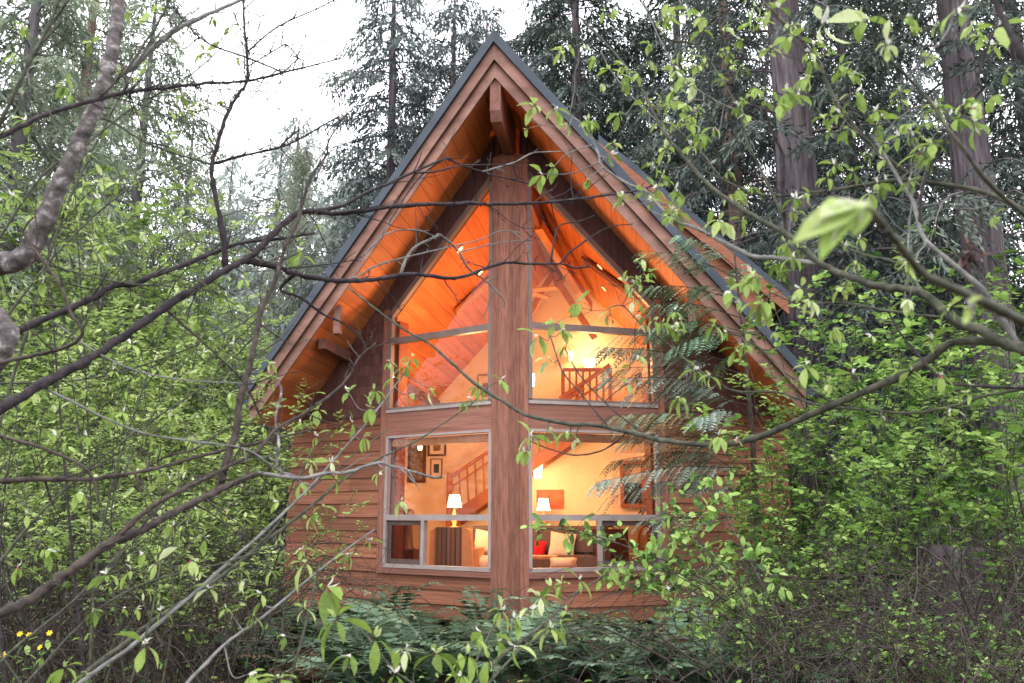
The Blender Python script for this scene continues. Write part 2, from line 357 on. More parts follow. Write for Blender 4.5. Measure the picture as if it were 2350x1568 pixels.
    winframe('sash', [((tm + .06, .866), (tm + .06, 1.504), .05), ((e - .075, .866), (e - .075, 1.504), .075), ((tm + .085, .90), (e - .1125, .90), .07), ((tm + .085, 1.47), (e - .1125, 1.47), .068)], M['sashd'], parent=lo, o=-.005, dep=.045)
    for nm, mt, (t0, t1, z0, z1) in (('pane', 'glass', (a + .04, e - .03, 1.59, 2.76)), ('pane', 'glass', (a + .04, tm - .03, .86, 1.51)), ('insect_screen', 'screen', (tm + .07, e - .1, .92, 1.45))):
        g = MB(); g.add([fp(sg, t, z, .006) for t, z in [(t0, z0), (t1, z0), (t1, z1), (t0, z1)]], [(0, 1, 2, 3)]); g.build(nm, M[mt], lo)
    # inner jamb (orange return seen at the outer edge of each opening)
    j = MB(); j.prism([fp(sg, 2.26, z, -.16) for z in (.8, 4.7)] + [fp(sg, 2.34, z, -.16) for z in (4.7, .8)], fp(sg, 0, 0, -.22) - fp(sg, 0, 0, 0)); j.build('jamb', M['jamb'], cabin)
    # --- roof: metal deck, plank soffit/ceiling, barge boards
    x1 = sg * SE; yE = -DF + KB * SE; YB = 9.6
    def slab(name, zt, zb, mat, inset=0, x0=0.0, fwd=0, back=0):
        b = MB(); fx = SE - inset
        P = [(x0 * sg, -DF - fwd + KB * x0 + back), (sg * fx, -DF - fwd + KB * fx + back), (sg * fx, YB), (x0 * sg, YB)]
        lo_ = [(x, y, ZA - MS * abs(x) - zb) for x, y in P]; hi_ = [(x, y, ZA - MS * abs(x) - zt) for x, y in P]
        if sg < 0: lo_, hi_ = lo_[::-1], hi_[::-1]
        b.hexa(lo_ + hi_); return b.build(name, mat, cabin)
    slab('roof', 0, .19, M['roofing'], fwd=.05)
    slab('soffit', .195, .66, M['soffit'], inset=.06, back=.115)
    def barge(name, zt, zb, fwd, dep, mat, x0=0.0):
        b = MB(); xe = SE - .02
        q = []
        for x in (x0, xe):
            for zz in (zt, zb): q.append((sg * x, -DF - fwd + KB * x, ZA - MS * x - zz))
        (a0, a1, b0, b1) = [np.array(v) for v in q]
        n = np.array([0, dep, 0])
        b.prism([a0, a1, b1, b0], n, 0, rng.random()); return b.build(name, mat, cabin)
    barge('barge_board', .194, .44, .0, .045, M['barge'])
    barge('barge_board', .445, .685, -.06, .045, M['barge'])
    # purlin under the overhang, and a vertical hanger near its outer end
    b = MB(); px = sg * 2.95; b.box((px - .06, -DF + KB * 2.95 + .35, soff(2.95) - .22), (px + .06, 7.5, soff(2.95) - .06)); b.build('purlin', M['beam'], cabin)
    b = MB(); px = sg * 2.62; yy = -DF + KB * 2.62 + .2; b.box((px - .05, yy, soff(2.62) - .42), (px + .05, yy + .1, soff(2.62) + .02)); b.build('hanger', M['barge'], cabin)
    # eave gutter
    b = MB(); gx = sg * (SE + .03); gz = ZA - MS * SE - .28; b.box((gx - .07, yE + .05, gz - .1), (gx + .07, YB, gz + .03)); b.build('gutter', M['roofing'], cabin)
    # side wall
    b = MB(); xs = sg * TC * TW; xi = xs - sg * .14
    b.box((min(xs, xi), TS * TW, .1), (max(xs, xi), 9.2, soff(TC * TW) + .14)); b.build('side_wall', M['siding'], cabin)
b = MB(); b.box((-TC * TW, 9.2, .1), (TC * TW, 9.34, soff(TC * TW))); b.prism([(-TC * TW, 9.2, soff(4.1)), (TC * TW, 9.2, soff(4.1)), (0, 9.2, SOF)], (0, .14, 0)); b.build('back_wall', M['siding'], cabin)
# corner post: two boards on each face
for sg in (-1, 1):
    b = MB()
    for t0, t1, o in ((0.0, .128, .08), (.136, .272, .058)):
        b.prism([fp(sg, t0, .07, 0) if t0 else np.array((0, .0, .07)), fp(sg, t1, .07, 0), fp(sg, t1, .07, o), fp(sg, t0, .07, o) if t0 else np.array((0, -.075 / TC, .07))], (0, 0, 6.93), 0, rng.random())
    b.build('corner_post', M['trim'], cabin)
b = MB(); b.prism([(-.075, y, z) for y, z in [(-1.24, 7.62), (-1.24, 7.10), (-1.17, 6.96), (9.2, 6.96), (9.2, 7.62)]], (.15, 0, 0)); b.build('ridge_beam', M['beam'], cabin)
# raised rear roof on the right, with its own barge board and cheek wall
yd = 2.6
A, B = atl(1392, 324, yd), atl(1680, 562, yd)
sl_ = (A[2] - B[2]) / (B[0] - A[0]); Bx = 4.45; Bz = A[2] - sl_ * (Bx - A[0])
def dline(x, o): return (x, yd, A[2] - sl_ * (x - A[0]) - o)
xs_ = A[0] - .15
b = MB(); b.prism([dline(xs_, 0), dline(Bx, 0), dline(Bx, .14), dline(xs_, .14)], (0, 6.5, 0)); b.build('raised_roof', M['roofing'], cabin)
b = MB(); b.prism([dline(xs_, .145), dline(Bx - .03, .145), dline(Bx - .03, .42), dline(xs_, .42)], (0, .05, 0)); b.build('raised_barge_board', M['siding'], cabin)
b = MB(); b.prism([dline(xs_, .2), dline(4.1, .2), (4.1, yd, 3.4), (xs_, yd, 3.4 + (4.1 - xs_) * MS)], (0, .1, 0)); o = b.build('cheek_wall', M['siding'], cabin); o.location = (0, .12, 0)
b = MB(); b.prism([dline(xs_, .15), dline(Bx - .05, .15), dline(Bx - .05, .19), dline(xs_, .19)], (0, 6.4, 0)); o = b.build('raised_soffit', M['soffit'], cabin); o.location = (0, .06, 0)
# ------------------------------------------------------------------ inside the great room
YW = 7.5
FL = .35
b = MB(); b.prism([(x, y, FL - .12) for x, y in ((0, .3), (3.9, 2.1), (3.9, 9.1), (-3.9, 9.1), (-3.9, 2.1))], (0, 0, .12)); b.build('floor', M['floorb'], cabin)
b = MB(); b.prism([(-3.95, YW, FL), (3.95, YW, FL), (3.95, YW, soff(3.95)), (0, YW, SOF), (-3.95, YW, soff(3.95))], (0, .1, 0))
b.build('inner_wall', M['plaster'], cabin)
for sg in (-1, 1):
    b = MB(); x = sg * 3.93; b.box((min(x, x - sg * .03), 2.1, FL), (max(x, x - sg * .03), YW, soff(3.93))); b.build('inner_wall', M['plaster'], cabin)
# hallway pier on the right side of the room
p, q = atl(1404, 1190, 6.6), atl(1462, 1190, 6.6)
b = MB(); b.box((p[0], 6.6, FL), (4.0, 7.49, 2.9)); b.build('chimney_breast', M['plaster'], cabin)
def put(name, label, cat, mb, mats, group=None, smooth=False, root=None):
    """a loose thing in the room: world-space Empty at its base, mesh parts given in cabin coordinates"""
    return None
class Thing:
    def __init__(s, name, label, cat, base, group=None):     # base in cabin coordinates
        s.b = np.array(base, float); s.o = empty(name, l2w(s.b), -YAW); tag(s.o, label, cat, group)
    def part(s, name, mb, mats, smooth=False, parent=None):
        for i in range(len(mb.V)): mb.V[i] = mb.V[i] - s.b
        return mb.build(name, mats, parent if parent is not None else s.o, smooth)
# ceiling spotlights recessed in the planks
def ceil_pt(px, py, sg, drop=.0):
    o = w2l((0, 0, EYE)); d = w2l(at(px, py, 10)) - o        # meet z = SOF - MS*sg*x
    k = (SOF - drop - o[2] - MS * sg * o[0]) / (d[2] + MS * sg * d[0]); return o + d * k
SNORM = lambda sg: nrm(np.array([MS * sg, 0, 1.0]))
for (px, py, sg, lb) in ((1054, 572, -1, 'highest round spotlight in the left ceiling slope'), (1102, 624, -1, 'middle round spotlight in the left ceiling slope'),
                         (1128, 680, -1, 'lowest round spotlight in the left ceiling slope beside the post'), (1378, 612, 1, 'upper round spotlight in the right ceiling slope'), (1387, 662, 1, 'lower round spotlight in the right ceiling slope')):
    c = ceil_pt(px, py, sg); n = -SNORM(sg); a1 = np.array([0, 1, 0]); a2 = np.cross(n, a1)
    T = Thing('ceiling_spotlight', lb, 'spotlight', c, 'recessed ceiling spotlights')
    an = np.linspace(0, 2 * math.pi, 17)[:-1]
    ring = lambda r, h: np.array([c + (a1 * math.cos(x) + a2 * math.sin(x)) * r + n * h for x in an])
    m = MB(); V = np.concatenate([ring(.095, .004), ring(.095, .02), ring(.07, .02), ring(.07, .004)])
    for k in range(3): m_f = [(k * 16 + i, k * 16 + (i + 1) % 16, k * 16 + 16 + (i + 1) % 16, k * 16 + 16 + i) for i in range(16)]; (m.add(V, m_f) if k == 0 else m.more(m_f, 0))
    T.part('trim_ring', m, M['brass'])
    m = MB(); m.add(np.concatenate([[c + n * .012], ring(.07, .012)]), [(0, 1 + i, 1 + (i + 1) % 16) for i in range(16)]); T.part('bulb', m, M['pot'])
# long wooden boards below the ceiling slopes
for sg, (pa, pb), wd, lb, mt in ((-1, ((1046, 718), (1160, 610)), .26, 'pale board fixed below the left ceiling slope', 'pinebeam'), (1, ((1342, 598), (1500, 716)), .26, 'brown board fixed below the right ceiling slope', 'beam')):
    a_, b_ = ceil_pt(*pa, sg, .10), ceil_pt(*pb, sg, .10)
    T = Thing('ceiling_board', lb, 'board', (a_ + b_) / 2)
    m = MB(); m.bar(a_, b_, wd, .05, -SNORM(sg)); T.part('plank', m, M[mt])
    m = MB()
    for k in (.2, .8): c = a_ + (b_ - a_) * k; m.bar(c, c + SNORM(sg) * .12, .04, .04, (0, 1, 0))
    T.part('hanger', m, M['brass'])
# diagonal brace + king post of the inner truss, ceiling fan
m = MB(); c0 = atl(1305, 690, 6.2)
T = Thing('roof_truss', 'orange timber truss under the ridge behind the right gable glass', 'truss', (0, 6.2, 5.0))
m = MB(); m.bar((.05, 3.2, 7.0), (.75, 6.9, 6.3), .16, .2); T.part('hip_rafter', m, M['pinebeam'])
m = MB(); m.bar((0, 6.2, 6.9), (.9, 6.2, 5.4), .14, .16, (0, 1, 0)); T.part('strut', m, M['pinebeam'])
m = MB(); m.bar((0, 6.2, 6.9), (-.9, 6.2, 5.4), .14, .16, (0, 1, 0)); T.part('strut', m, M['pinebeam'])
fc = atl(1206, 668, 5.0)
T = Thing('ceiling_fan', 'brown ceiling fan with flat blades hanging behind the corner post', 'fan', fc)
m = MB(); m.lathe([(.0, -.12), (.09, -.1), (.13, -.02), (.11, .06), (.03, .09), (.02, .9)], fc, 16); T.part('motor', m, M['darkwood'], True)
m = MB()
for k in range(5):
    d = np.array([math.cos(k * 1.2566 - .3), math.sin(k * 1.2566 - .3), -.03]); m.bar(fc + d * .16, fc + d * .72, .16, .02, (0, .25, 1))
T.part('blades', m, M['tan'])
# pictures on the back wall
def picture(px0, py0, px1, py1, lb, fr, art, bw=.05, mt=None):
    p, q = atl(px0, py0, YW), atl(px1, py1, YW); x0, x1, z1, z0 = p[0], q[0], p[2], q[2]; y = YW
    T = Thing('framed_picture', lb, 'picture', ((x0 + x1) / 2, y - .01, z0), 'pictures on the cabin walls')
    m = MB()
    for (a, c) in (((x0, z0), (x1, z0 + bw)), ((x0, z1 - bw), (x1, z1)), ((x0, z0 + bw), (x0 + bw, z1 - bw)), ((x1 - bw, z0 + bw), (x1, z1 - bw))): m.box((a[0], y - .045, a[1]), (c[0], y - .005, c[1]))
    T.part('frame', m, M[fr])
    i0, i1, k0, k1 = x0 + bw, x1 - bw, z0 + bw, z1 - bw
    m = MB(); m.box((i0, y - .025, k0), (i1, y - .008, k1)); T.part('mount', m, M[mt or art])
    if mt:
        dx, dz = (i1 - i0) * .24, (k1 - k0) * .26
        m = MB(); m.box((i0 + dx, y - .030, k0 + dz), (i1 - dx, y - .0255, k1 - dz)); T.part('image', m, M[art])
picture(938, 1014, 977, 1108, 'tall dark framed picture on the wall behind the left lower window', 'darkwood', 'photo', .07)
picture(983, 1009, 1024, 1047, 'small landscape picture in a thick dark frame with pale mount', 'darkwood', 'photo', .045, 'mat')
picture(989, 1053, 1015, 1098, 'small upright picture of a dark figure in a thin frame', 'darkwood', 'black', .018, 'mat')
picture(1232, 1125, 1294, 1168, 'red and orange canvas on the wall behind the right lower window', 'redart', 'redart', .012)
picture(1097, 861, 1140, 930, 'thin framed pale picture high on the wall left of the post', 'darkwood', 'photo', .015, 'mat')
# staircase along the back wall, rising to the right
T = Thing('staircase', 'orange wooden staircase with railing rising to the right along the back wall', 'staircase', (atl(1030, 1190, 6.9)[0], 6.9, FL))
s0, s1 = atl(1034, 1196, 6.6), atl(1340, 984, 6.6)
m = MB(); m.bar(s0, s1, .06, .26, (0, 0, 1)); T.part('stringer', m, M['orangewood'])
m = MB(); m.bar(s0 + (0, .8, 0), s1 + (0, .8, 0), .06, .26, (0, 0, 1)); T.part('stringer', m, M['orangewood'])
m = MB()
for k in range(15):
    c = s0 + (s1 - s0) * (k + .5) / 15; m.box((c[0] - .12, 6.64, c[2] - .0), (c[0] + .13, 7.36, c[2] + .035))
T.part('treads', m, M['orangewood'])
r0, r1 = atl(1030, 1098, 6.6), atl(1340, 890, 6.6)
m = MB(); m.bar(r0, r1, .06, .08); T.part('handrail', m, M['orangewood'])
r2, r3 = atl(1030, 1122, 6.6), atl(1340, 915, 6.6); m = MB(); m.bar(r2, r3, .03, .04); T.part('rail', m, M['orangewood'])
m = MB()
for k in range(17):
    c = r0 + (r1 - r0) * (k + .3) / 17; d = s0 + (s1 - s0) * (k + .3) / 17; m.bar(d + (0, 0, .1), c, .035, .035, (0, 1, 0))
T.part('balusters', m, M['orangewood'])
m = MB(); c = atl(1031, 1180, 6.6); m.box((c[0] - .06, 6.54, FL), (c[0] + .06, 6.66, r0[2] + .12)); T.part('newel_post', m, M['orangewood'])
# upper landing railing in front of a lit wall lamp
T = Thing('landing_railing', 'red-brown landing railing before the bright lamp in the right gable window', 'railing', atl(1345, 921, 6.7))
m = MB(); g0, g1, h0, h1 = atl(1292, 920, 6.7), atl(1400, 920, 6.7), atl(1292, 849, 6.7), atl(1400, 849, 6.7)
m.bar(h0, h1, .07, .07); T.part('handrail', m, M['orangewood'])
m = MB()
for k in range(8): m.bar(g0 + (g1 - g0) * k / 7 - (0, 0, .3), h0 + (h1 - h0) * k / 7, .045 if k % 7 else .08, .045, (0, 1, 0))
T.part('balusters', m, M['orangewood'])
m = MB(); m.bar(atl(1284, 916, 6.55), atl(1400, 838, 6.55), .06, .09); T.part('stair_rail', m, M['orangewood'])
m = MB(); m.bar(atl(1294, 936, 6.55), atl(1400, 868, 6.55), .05, .05); T.part('stair_rail', m, M['orangewood'])
m = MB(); m.box((g0[0] - .5, 6.66, g0[2] - .5), (g1[0] + .35, 7.48, g0[2] - .3)); T.part('landing', m, M['orangewood'])
# lamps
LIGHTS = []
def lampobj(name, c, power, rad=.12, col=(1, .36, .085)):
    L = bpy.data.lights.new(name, 'POINT'); L.energy = power; L.color = col; L.shadow_soft_size = rad
    o = bpy.data.objects.new(name, L); COL.objects.link(o); o.location = l2w(c); return o
def table_lamp(px, py, yl, r0, r1, h, lb, base_h=.42, mat='shade'):
    c = atl(px, py, yl)
    T = Thing('table_lamp', lb, 'lamp', c + (0, 0, -h / 2 - base_h), 'lit table lamps')
    m = MB(); m.lathe([(r0, -h / 2), (r1, h / 2)], c, 20); m.lathe([(r0 - .008, -h / 2), (r1 - .008, h / 2)], c, 20); T.part('shade', m, M[mat], True)
    m = MB(); m.lathe([(.0, -h / 2 - base_h), (.11, -h / 2 - base_h), (.1, -h / 2 - base_h + .03), (.035, -h / 2 - base_h + .06), (.07, -h / 2 - base_h * .55), (.03, -h / 2 - .08), (.012, -h / 2 - .02), (.012, 0)], c, 14); T.part('base', m, M['brass'], True)
    return c
c1 = table_lamp(1043, 1150, 5.2, .155, .105, .26, 'white shaded table lamp glowing beside the armchair in the left window')
c2 = table_lamp(1247, 1158, 6.6, .15, .10, .26, 'round glowing table lamp before the red canvas', .45, 'shade2')
def sconce(px, py, yl, w, h, lb, mat='shade2', flare=1.5):
    c = atl(px, py, yl); T = Thing('wall_sconce', lb, 'sconce', c, 'lit wall sconces')
    m = MB(); m.lathe([(w * .3, -h / 2), (w * .42, 0), (w * .3 * flare * 1.1, h / 2)], c, 14); T.part('shade', m, M[mat], True)
    m = MB(); m.box((c[0] - .03, c[1], c[2] - .06), (c[0] + .03, c[1] + .16, c[2] + .06)); T.part('bracket', m, M['brass'])
    return c
c3 = sconce(1234, 1080, 7.2, .24, .36, 'white flared wall sconce at the left edge of the right lower window')
c4 = sconce(1224, 872, 7.3, .09, .30, 'narrow wall sconce beside the post in the right gable window', flare=1.0)
c5 = sconce(1352, 834, 7.25, .34, .16, 'bright wide uplighter behind the landing railing')
c7 = sconce(1310, 818, 7.25, .12, .22, 'small bright lamp at the left end of the landing')
c8 = sconce(1496, 1040, 6.5, .08, .28, 'slim glowing lamp near the right edge of the right lower window')
c9 = sconce(964, 1026, 7.2, .14, .16, 'small square glowing sconce in front of the tall dark picture', 'shade', 1.0)
YEL = (1, .58, .27); ORA = (1, .42, .155)
lampobj('lamp_light', c1 + (0, -.32, .0), 80, .12, YEL); lampobj('lamp_light', c2 + (0, -.3, .15), 85, .12, YEL); lampobj('lamp_light', c5 + (0, -.3, .25), 65, .12, YEL)
lampobj('added_room_light', (-.95, 2.0, 4.1), 215, .2, ORA); lampobj('added_room_light', (1.05, 2.0, 4.1), 215, .2, ORA); lampobj('added_room_light', (-.5, 4.4, 2.7), 150, .3, (1, .52, .24))  # added point lights in mid-room, no fixture there; brighten soffit and far wall
# furniture
def cushion(m, c, w, h, d, tilt=.25, mat=0, tw=0.0):
    n = 9; u = np.linspace(-1, 1, n); U, V = np.meshgrid(u, u)
    prof = (np.clip(1 - np.abs(U) ** 3, 0, 1) * np.clip(1 - np.abs(V) ** 3, 0, 1)) ** .5
    pin = 1 - .08 * (1 - np.abs(U)) * np.abs(V) - .0; pin2 = 1 - .08 * (1 - np.abs(V)) * np.abs(U)
    for s_ in (-1, 1):
        X = U * w / 2 * pin2; Z = V * h / 2 * pin; Yy = s_ * d / 2 * prof + Z * tilt
        X2 = X * math.cos(tw) - Z * math.sin(tw); Z2 = X * math.sin(tw) + Z * math.cos(tw)
        P = np.stack([X2, Yy, Z2], -1).reshape(-1, 3) + c
        i = np.arange(n - 1)[:, None] * n + np.arange(n - 1)[None]; F = np.stack([i, i + 1, i + n + 1, i + n], -1).reshape(-1, 4)
        m.add(P, F if s_ < 0 else F[:, ::-1], mat)
def rbox(m, lo, hi, r=.05, mat=0):
    lo = np.array(lo, float); hi = np.array(hi, float)
    m.box(lo + (r, 0, 0), hi - (r, 0, 0), mat); m.box(lo + (0, .004, r), hi - (0, .004, r), mat)
sx0, sx1 = atl(1085, 1240, 5.6)[0], atl(1395, 1240, 5.6)[0]; sz = atl(1240, 1207, 5.6)[2]
T = Thing('sofa', 'grey-brown sofa along the back of the lit room', 'sofa', ((sx0 + sx1) / 2, 5.2, FL))
m = MB(); m.box((sx0, 4.75, FL + .1), (sx1, 5.6, FL + .45)); T.part('seat', m, M['sofa'])
m = MB(); m.box((sx0, 5.6, FL + .1), (sx1, 5.85, sz)); m.box((sx0 + .05, 5.5, FL + .5), ((sx0 + sx1) / 2 - .02, 5.598, sz - .03)); m.box(((sx0 + sx1) / 2 + .02, 5.5, FL + .5), (sx1 - .05, 5.598, sz - .03)); T.part('backrest', m, M['sofa'])
for s_, xx in ((-1, sx0), (1, sx1)):
    m = MB(); m.box((xx - .09, 4.72, FL + .05), (xx + .09, 5.598, FL + .66)); T.part('armrest', m, M['sofa'])
for px, py, w, h, mt, lb in ((1115, 1245, .50, .48, 'cream', 'cream patterned cushion on the left end of the sofa'), (1238, 1262, .25, .36, 'red', 'small bright red cushion on the sofa right of the post'), (1290, 1252, .52, .50, 'cream', 'large cream cushion on the right end of the sofa')):
    c = atl(px, py, 5.38); T = Thing('cushion', lb, 'cushion', c - (0, 0, h / 2), 'cushions on the sofa')
    m = MB(); cushion(m, c, w, h, .16, .25, tw=-.12); T.part('cover', m, M[mt], True)
# armchair with striped throw, seen from behind through the left lower window
ax0, ax1 = atl(985, 1210, 3.2)[0], atl(1088, 1210, 3.2)[0]; az = atl(1040, 1213, 3.2)[2]
T = Thing('armchair', 'tan upholstered armchair with its back to the left lower window', 'armchair', ((ax0 + ax1) / 2, 3.5, FL))
m = MB(); m.prism([(ax0, 3.2, FL + .1), (ax1, 3.2, FL + .1), (ax1 - .07, 3.2, az - .04), (ax1 - .14, 3.2, az), (ax0 + .1, 3.2, az), (ax0 + .02, 3.2, az - .05)], (0, .22, 0)); T.part('backrest', m, M['tan'])
m = MB(); m.box((ax0 + .03, 3.42, FL + .1), (ax1 - .03, 4.0, FL + .45)); T.part('seat', m, M['tan'])
for xx in (ax0 + .02, ax1 - .06):
    m = MB(); m.box((xx - .06, 3.424, FL + .05), (xx + .08, 4.05, FL + .64)); T.part('armrest', m, M['tan'])
T = Thing('throw_blanket', 'dark striped throw draped over the back of the tan armchair', 'blanket', ((ax0 + ax1) / 2 - .1, 3.19, FL + .2))
t0, t1 = ax0 + .12, ax1 - .22
m = MB(); m.box((t0, 3.17, FL + .1), (t1, 3.195, az + .015)); m.box((t0 + .002, 3.196, az + .004), (t1 - .002, 3.44, az + .022)); T.part('cloth', m, M['stripe'])
# low tables and bench cushions at the sill
p = atl(1240, 1262 + 20, 4.0)
T = Thing('side_table', 'small pale wooden table before the sofa right of the post', 'table', (p[0] + .05, 4.0, FL))
m = MB(); m.box((p[0] - .35, 3.8, p[2] - .0), (p[0] + .32, 4.25, p[2] + .05)); T.part('table_top', m, M['pinebeam'])
for dx in (-.28, .25):
    for dy in (3.84, 4.2): m = MB(); m.box((p[0] + dx - .03, dy - .03, FL), (p[0] + dx + .03, dy + .03, p[2] - .002)); T.part('leg', m, M['pinebeam'])
p = atl(1112, 1290, 3.9)
T = Thing('ottoman', 'cream padded footstool at the foot of the left lower window', 'footstool', (p[0], 3.9, FL))
m = MB(); cushion(m, p - (0, 0, .02), .56, .30, .6, 0); T.part('pad', m, M['cream'], True)
m = MB(); m.box((p[0] - .22, 3.68, FL), (p[0] + .22, 4.1, p[2] - .12)); T.part('base', m, M['pinebeam'])
p = atl(1293, 1292, 3.6)
T = Thing('ottoman', 'pale round-edged footstool at the foot of the right lower window', 'footstool', (p[0], 3.6, FL))
m = MB(); cushion(m, p, .5, .2, .5, 0); T.part('pad', m, M['cream'], True)
m = MB(); m.box((p[0] - .2, 3.4, FL), (p[0] + .2, 3.8, p[2] - .07)); T.part('base', m, M['pinebeam'])
p0, p1 = atl(1400, 1215, 4.8), atl(1372, 1215, 4.8)
T = Thing('armchair', 'dark red-brown armchair at the right side of the room', 'armchair', (p0[0], 5.0, FL))
m = MB(); m.box((p0[0] - .34, 4.8, FL + .1), (p0[0] + .34, 5.0, p0[2])); T.part('backrest', m, M['darkwood'])
m = MB(); m.box((p0[0] - .32, 5.002, FL + .1), (p0[0] + .32, 5.5, FL + .45)); T.part('seat', m, M['darkwood'])
p = atl(1390, 1186, 6.3)
T = Thing('table_lamp', 'unlit lamp with a dark brown shade behind the dark armchair', 'lamp', (p[0], 6.3, p[2] - .7))
m = MB(); m.lathe([(.2, -.22), (.1, .05)], p, 16); T.part('shade', m, M['darkwood'], True)
m = MB(); m.lathe([(0, -.95), (.1, -.93), (.02, -.88), (.02, -.1)], p, 12); T.part('base', m, M['brass'], True)
# wood stove and hearth panel
p0, p1 = atl(1422, 1058, 6.55), atl(1482, 1165, 6.55)
T = Thing('wall_cabinet', 'orange-framed dark glazed cabinet on the right inner wall', 'cabinet', ((p0[0] + p1[0]) / 2, 6.5, p1[2]))
m = MB()
bw = .08; X0_, X1_, Z0_, Z1_ = p0[0], p1[0], p1[2], p0[2]
for (a, c) in (((X0_, Z0_), (X1_, Z0_ + bw)), ((X0_, Z1_ - bw), (X1_, Z1_)), ((X0_, Z0_ + bw), (X0_ + bw, Z1_ - bw)), ((X1_ - bw, Z0_ + bw), (X1_, Z1_ - bw))): m.box((a[0], 6.42, a[1]), (c[0], 6.595, c[1]))
T.part('frame', m, M['orangewood'])
m = MB(); m.box((X0_ + bw + .01, 6.46, Z0_ + bw + .01), (X1_ - bw - .01, 6.58, Z1_ - bw - .4)); T.part('glazed_front', m, M['black'])
p0, p1 = atl(1428, 1200, 5.9), atl(1466, 1290, 5.9)
T = Thing('drawer_chest', 'pale cream chest of drawers by the right sliding sash', 'chest', ((p0[0] + p1[0]) / 2, 6.1, FL))
m = MB(); m.box((p0[0], 5.9, FL + .04), (p1[0], 6.35, p0[2])); T.part('carcass', m, M['cream'])
for k in range(4):
    hh = (p0[2] - FL - .1) / 4; z = FL + .08 + k * hh; m = MB(); m.box((p0[0] + .03, 5.88, z + .015), (p1[0] - .03, 5.899, z + hh - .015)); dr = T.part('drawer', m, M['mat'])
p = atl(1488, 1240, 4.6)
T = Thing('dining_chair', 'dark dining chair with curved orange back at the right edge', 'chair', (p[0], 4.7, FL))
m = MB(); m.box((p[0] - .22, 4.5, FL + .42), (p[0] + .22, 4.92, FL + .47)); T.part('seat', m, M['orangewood'])
for dx in (-.19, .19):
    for dy in (4.53, 4.89): m = MB(); m.box((p[0] + dx - .02, dy - .02, FL), (p[0] + dx + .02, dy + .02, FL + .418)); T.part('leg', m, M['orangewood'])
m = MB(); a_ = np.linspace(0, math.pi, 12); m.tube([(p[0] - .2 * math.cos(x), 4.52, FL + .5 + .55 * math.sin(x) ** .6) for x in a_], .025, 8); T.part('backrest', m, M['orangewood'])
p = atl(933, 1200, 5.0)
T = Thing('wood_stove', 'dark red cast stove with tapered pipe in the left lower window', 'stove', (p[0], 5.0, FL))
m = MB(); m.box((p[0] - .22, 4.8, FL), (p[0] + .22, 5.2, FL + .55)); T.part('firebox', m, M['darkwood'])
m = MB(); zt_ = atl(933, 1168, 5.0)[2]; m.lathe([(.2, .555), (.14, .62), (.12, 1.0), (.15, zt_ - FL - .05), (.09, zt_ - FL)], (p[0], 5.0, FL), 16); T.part('pipe', m, M['darkwood'], True)
# ------------------------------------------------------------------ ground
gx = np.concatenate([[-400, -120, -60], np.linspace(-30, 30, 61), [60, 120, 400]]); gy = np.concatenate([[-80, -20], np.linspace(-4, 50, 55), [80, 150, 400, 800]])
def gz(x, y):
    d = np.clip((np.abs(np.hypot(x, y - 14)) - 9) / 12, 0, 1)
    return d * (.35 * np.sin(x * .31 + 1) * np.cos(y * .23) + .12 * np.sin(x * .9 + y * .7)) + np.clip((y - 26) * .06, 0, 5) * 1.0 - .02
GX, GY = np.meshgrid(gx, gy); n = len(gx)
i = np.arange(len(gy) - 1)[:, None] * n + np.arange(n - 1)[None]
gm = MB(); gm.add(np.stack([GX, GY, gz(GX, GY)], -1).reshape(-1, 3), np.stack([i, i + 1, i + n + 1, i + n], -1).reshape(-1, 4))
tag(gm.build('ground', M['ground'], None, True), None, None, None, 'structure')
def pathsheet():
    m = MB(); k = np.linspace(0, 1, 14); cx = -9.5 + 3.6 * k; cy = 15.2 + 4.6 * k; w = .55 + .5 * k
    V = np.concatenate([np.stack([cx - w, cy, gz(cx - w, cy) + .09], 1), np.stack([cx + w, cy, gz(cx + w, cy) + .09], 1)])
    m.add(V, [(i, i + 14, i + 15, i + 1) for i in range(13)]); return tag(m.build('gravel_path', M['gravel']), None, None, None, 'structure')
pathsheet()
# fallen leaves and twigs
def scatter(n, x0, x1, y0, y1):
    x = rng.uniform(x0, x1, n); y = rng.uniform(y0, y1, n); return x, y
m = MB(); x, y = scatter(26000, -14, 14, 3.5, 24)
k = ~((np.abs(x) < 4.3) & (y > 12)); x, y = x[k], y[k]; n = len(x)
D = rng.normal(0, 1, (n, 3)); D[:, 2] *= .35
m.leaves(np.stack([x, y, gz(x, y) + rng.uniform(.01, .07, n)], 1), D, rng.normal(0, .35, (n, 3)) + (0, 0, 1), rng.uniform(.04, .12, n), rng.uniform(.02, .07, n), T_DIA)
for q in range(900):
    x, y = rng.uniform(-12, 12), rng.uniform(5, 20)
    if abs(x) < 4.5 and y > 11.6: continue
    a = rng.uniform(0, 6.28); L = rng.uniform(.2, 1.1); d = np.array([math.cos(a), math.sin(a), rng.uniform(-.05, .3)]) * L
    p = np.array([x, y, gz(x, y) + .03]); m.tube([p, p + d * .5 + rng.normal(0, .04, 3), p + d], [.006, .005, .003], 3, 0, rng.random(), False)
tag(m.build('leaf_litter', M['dead']), 'brown leaf litter and fallen twigs on the forest floor', 'leaf litter', None, 'stuff')
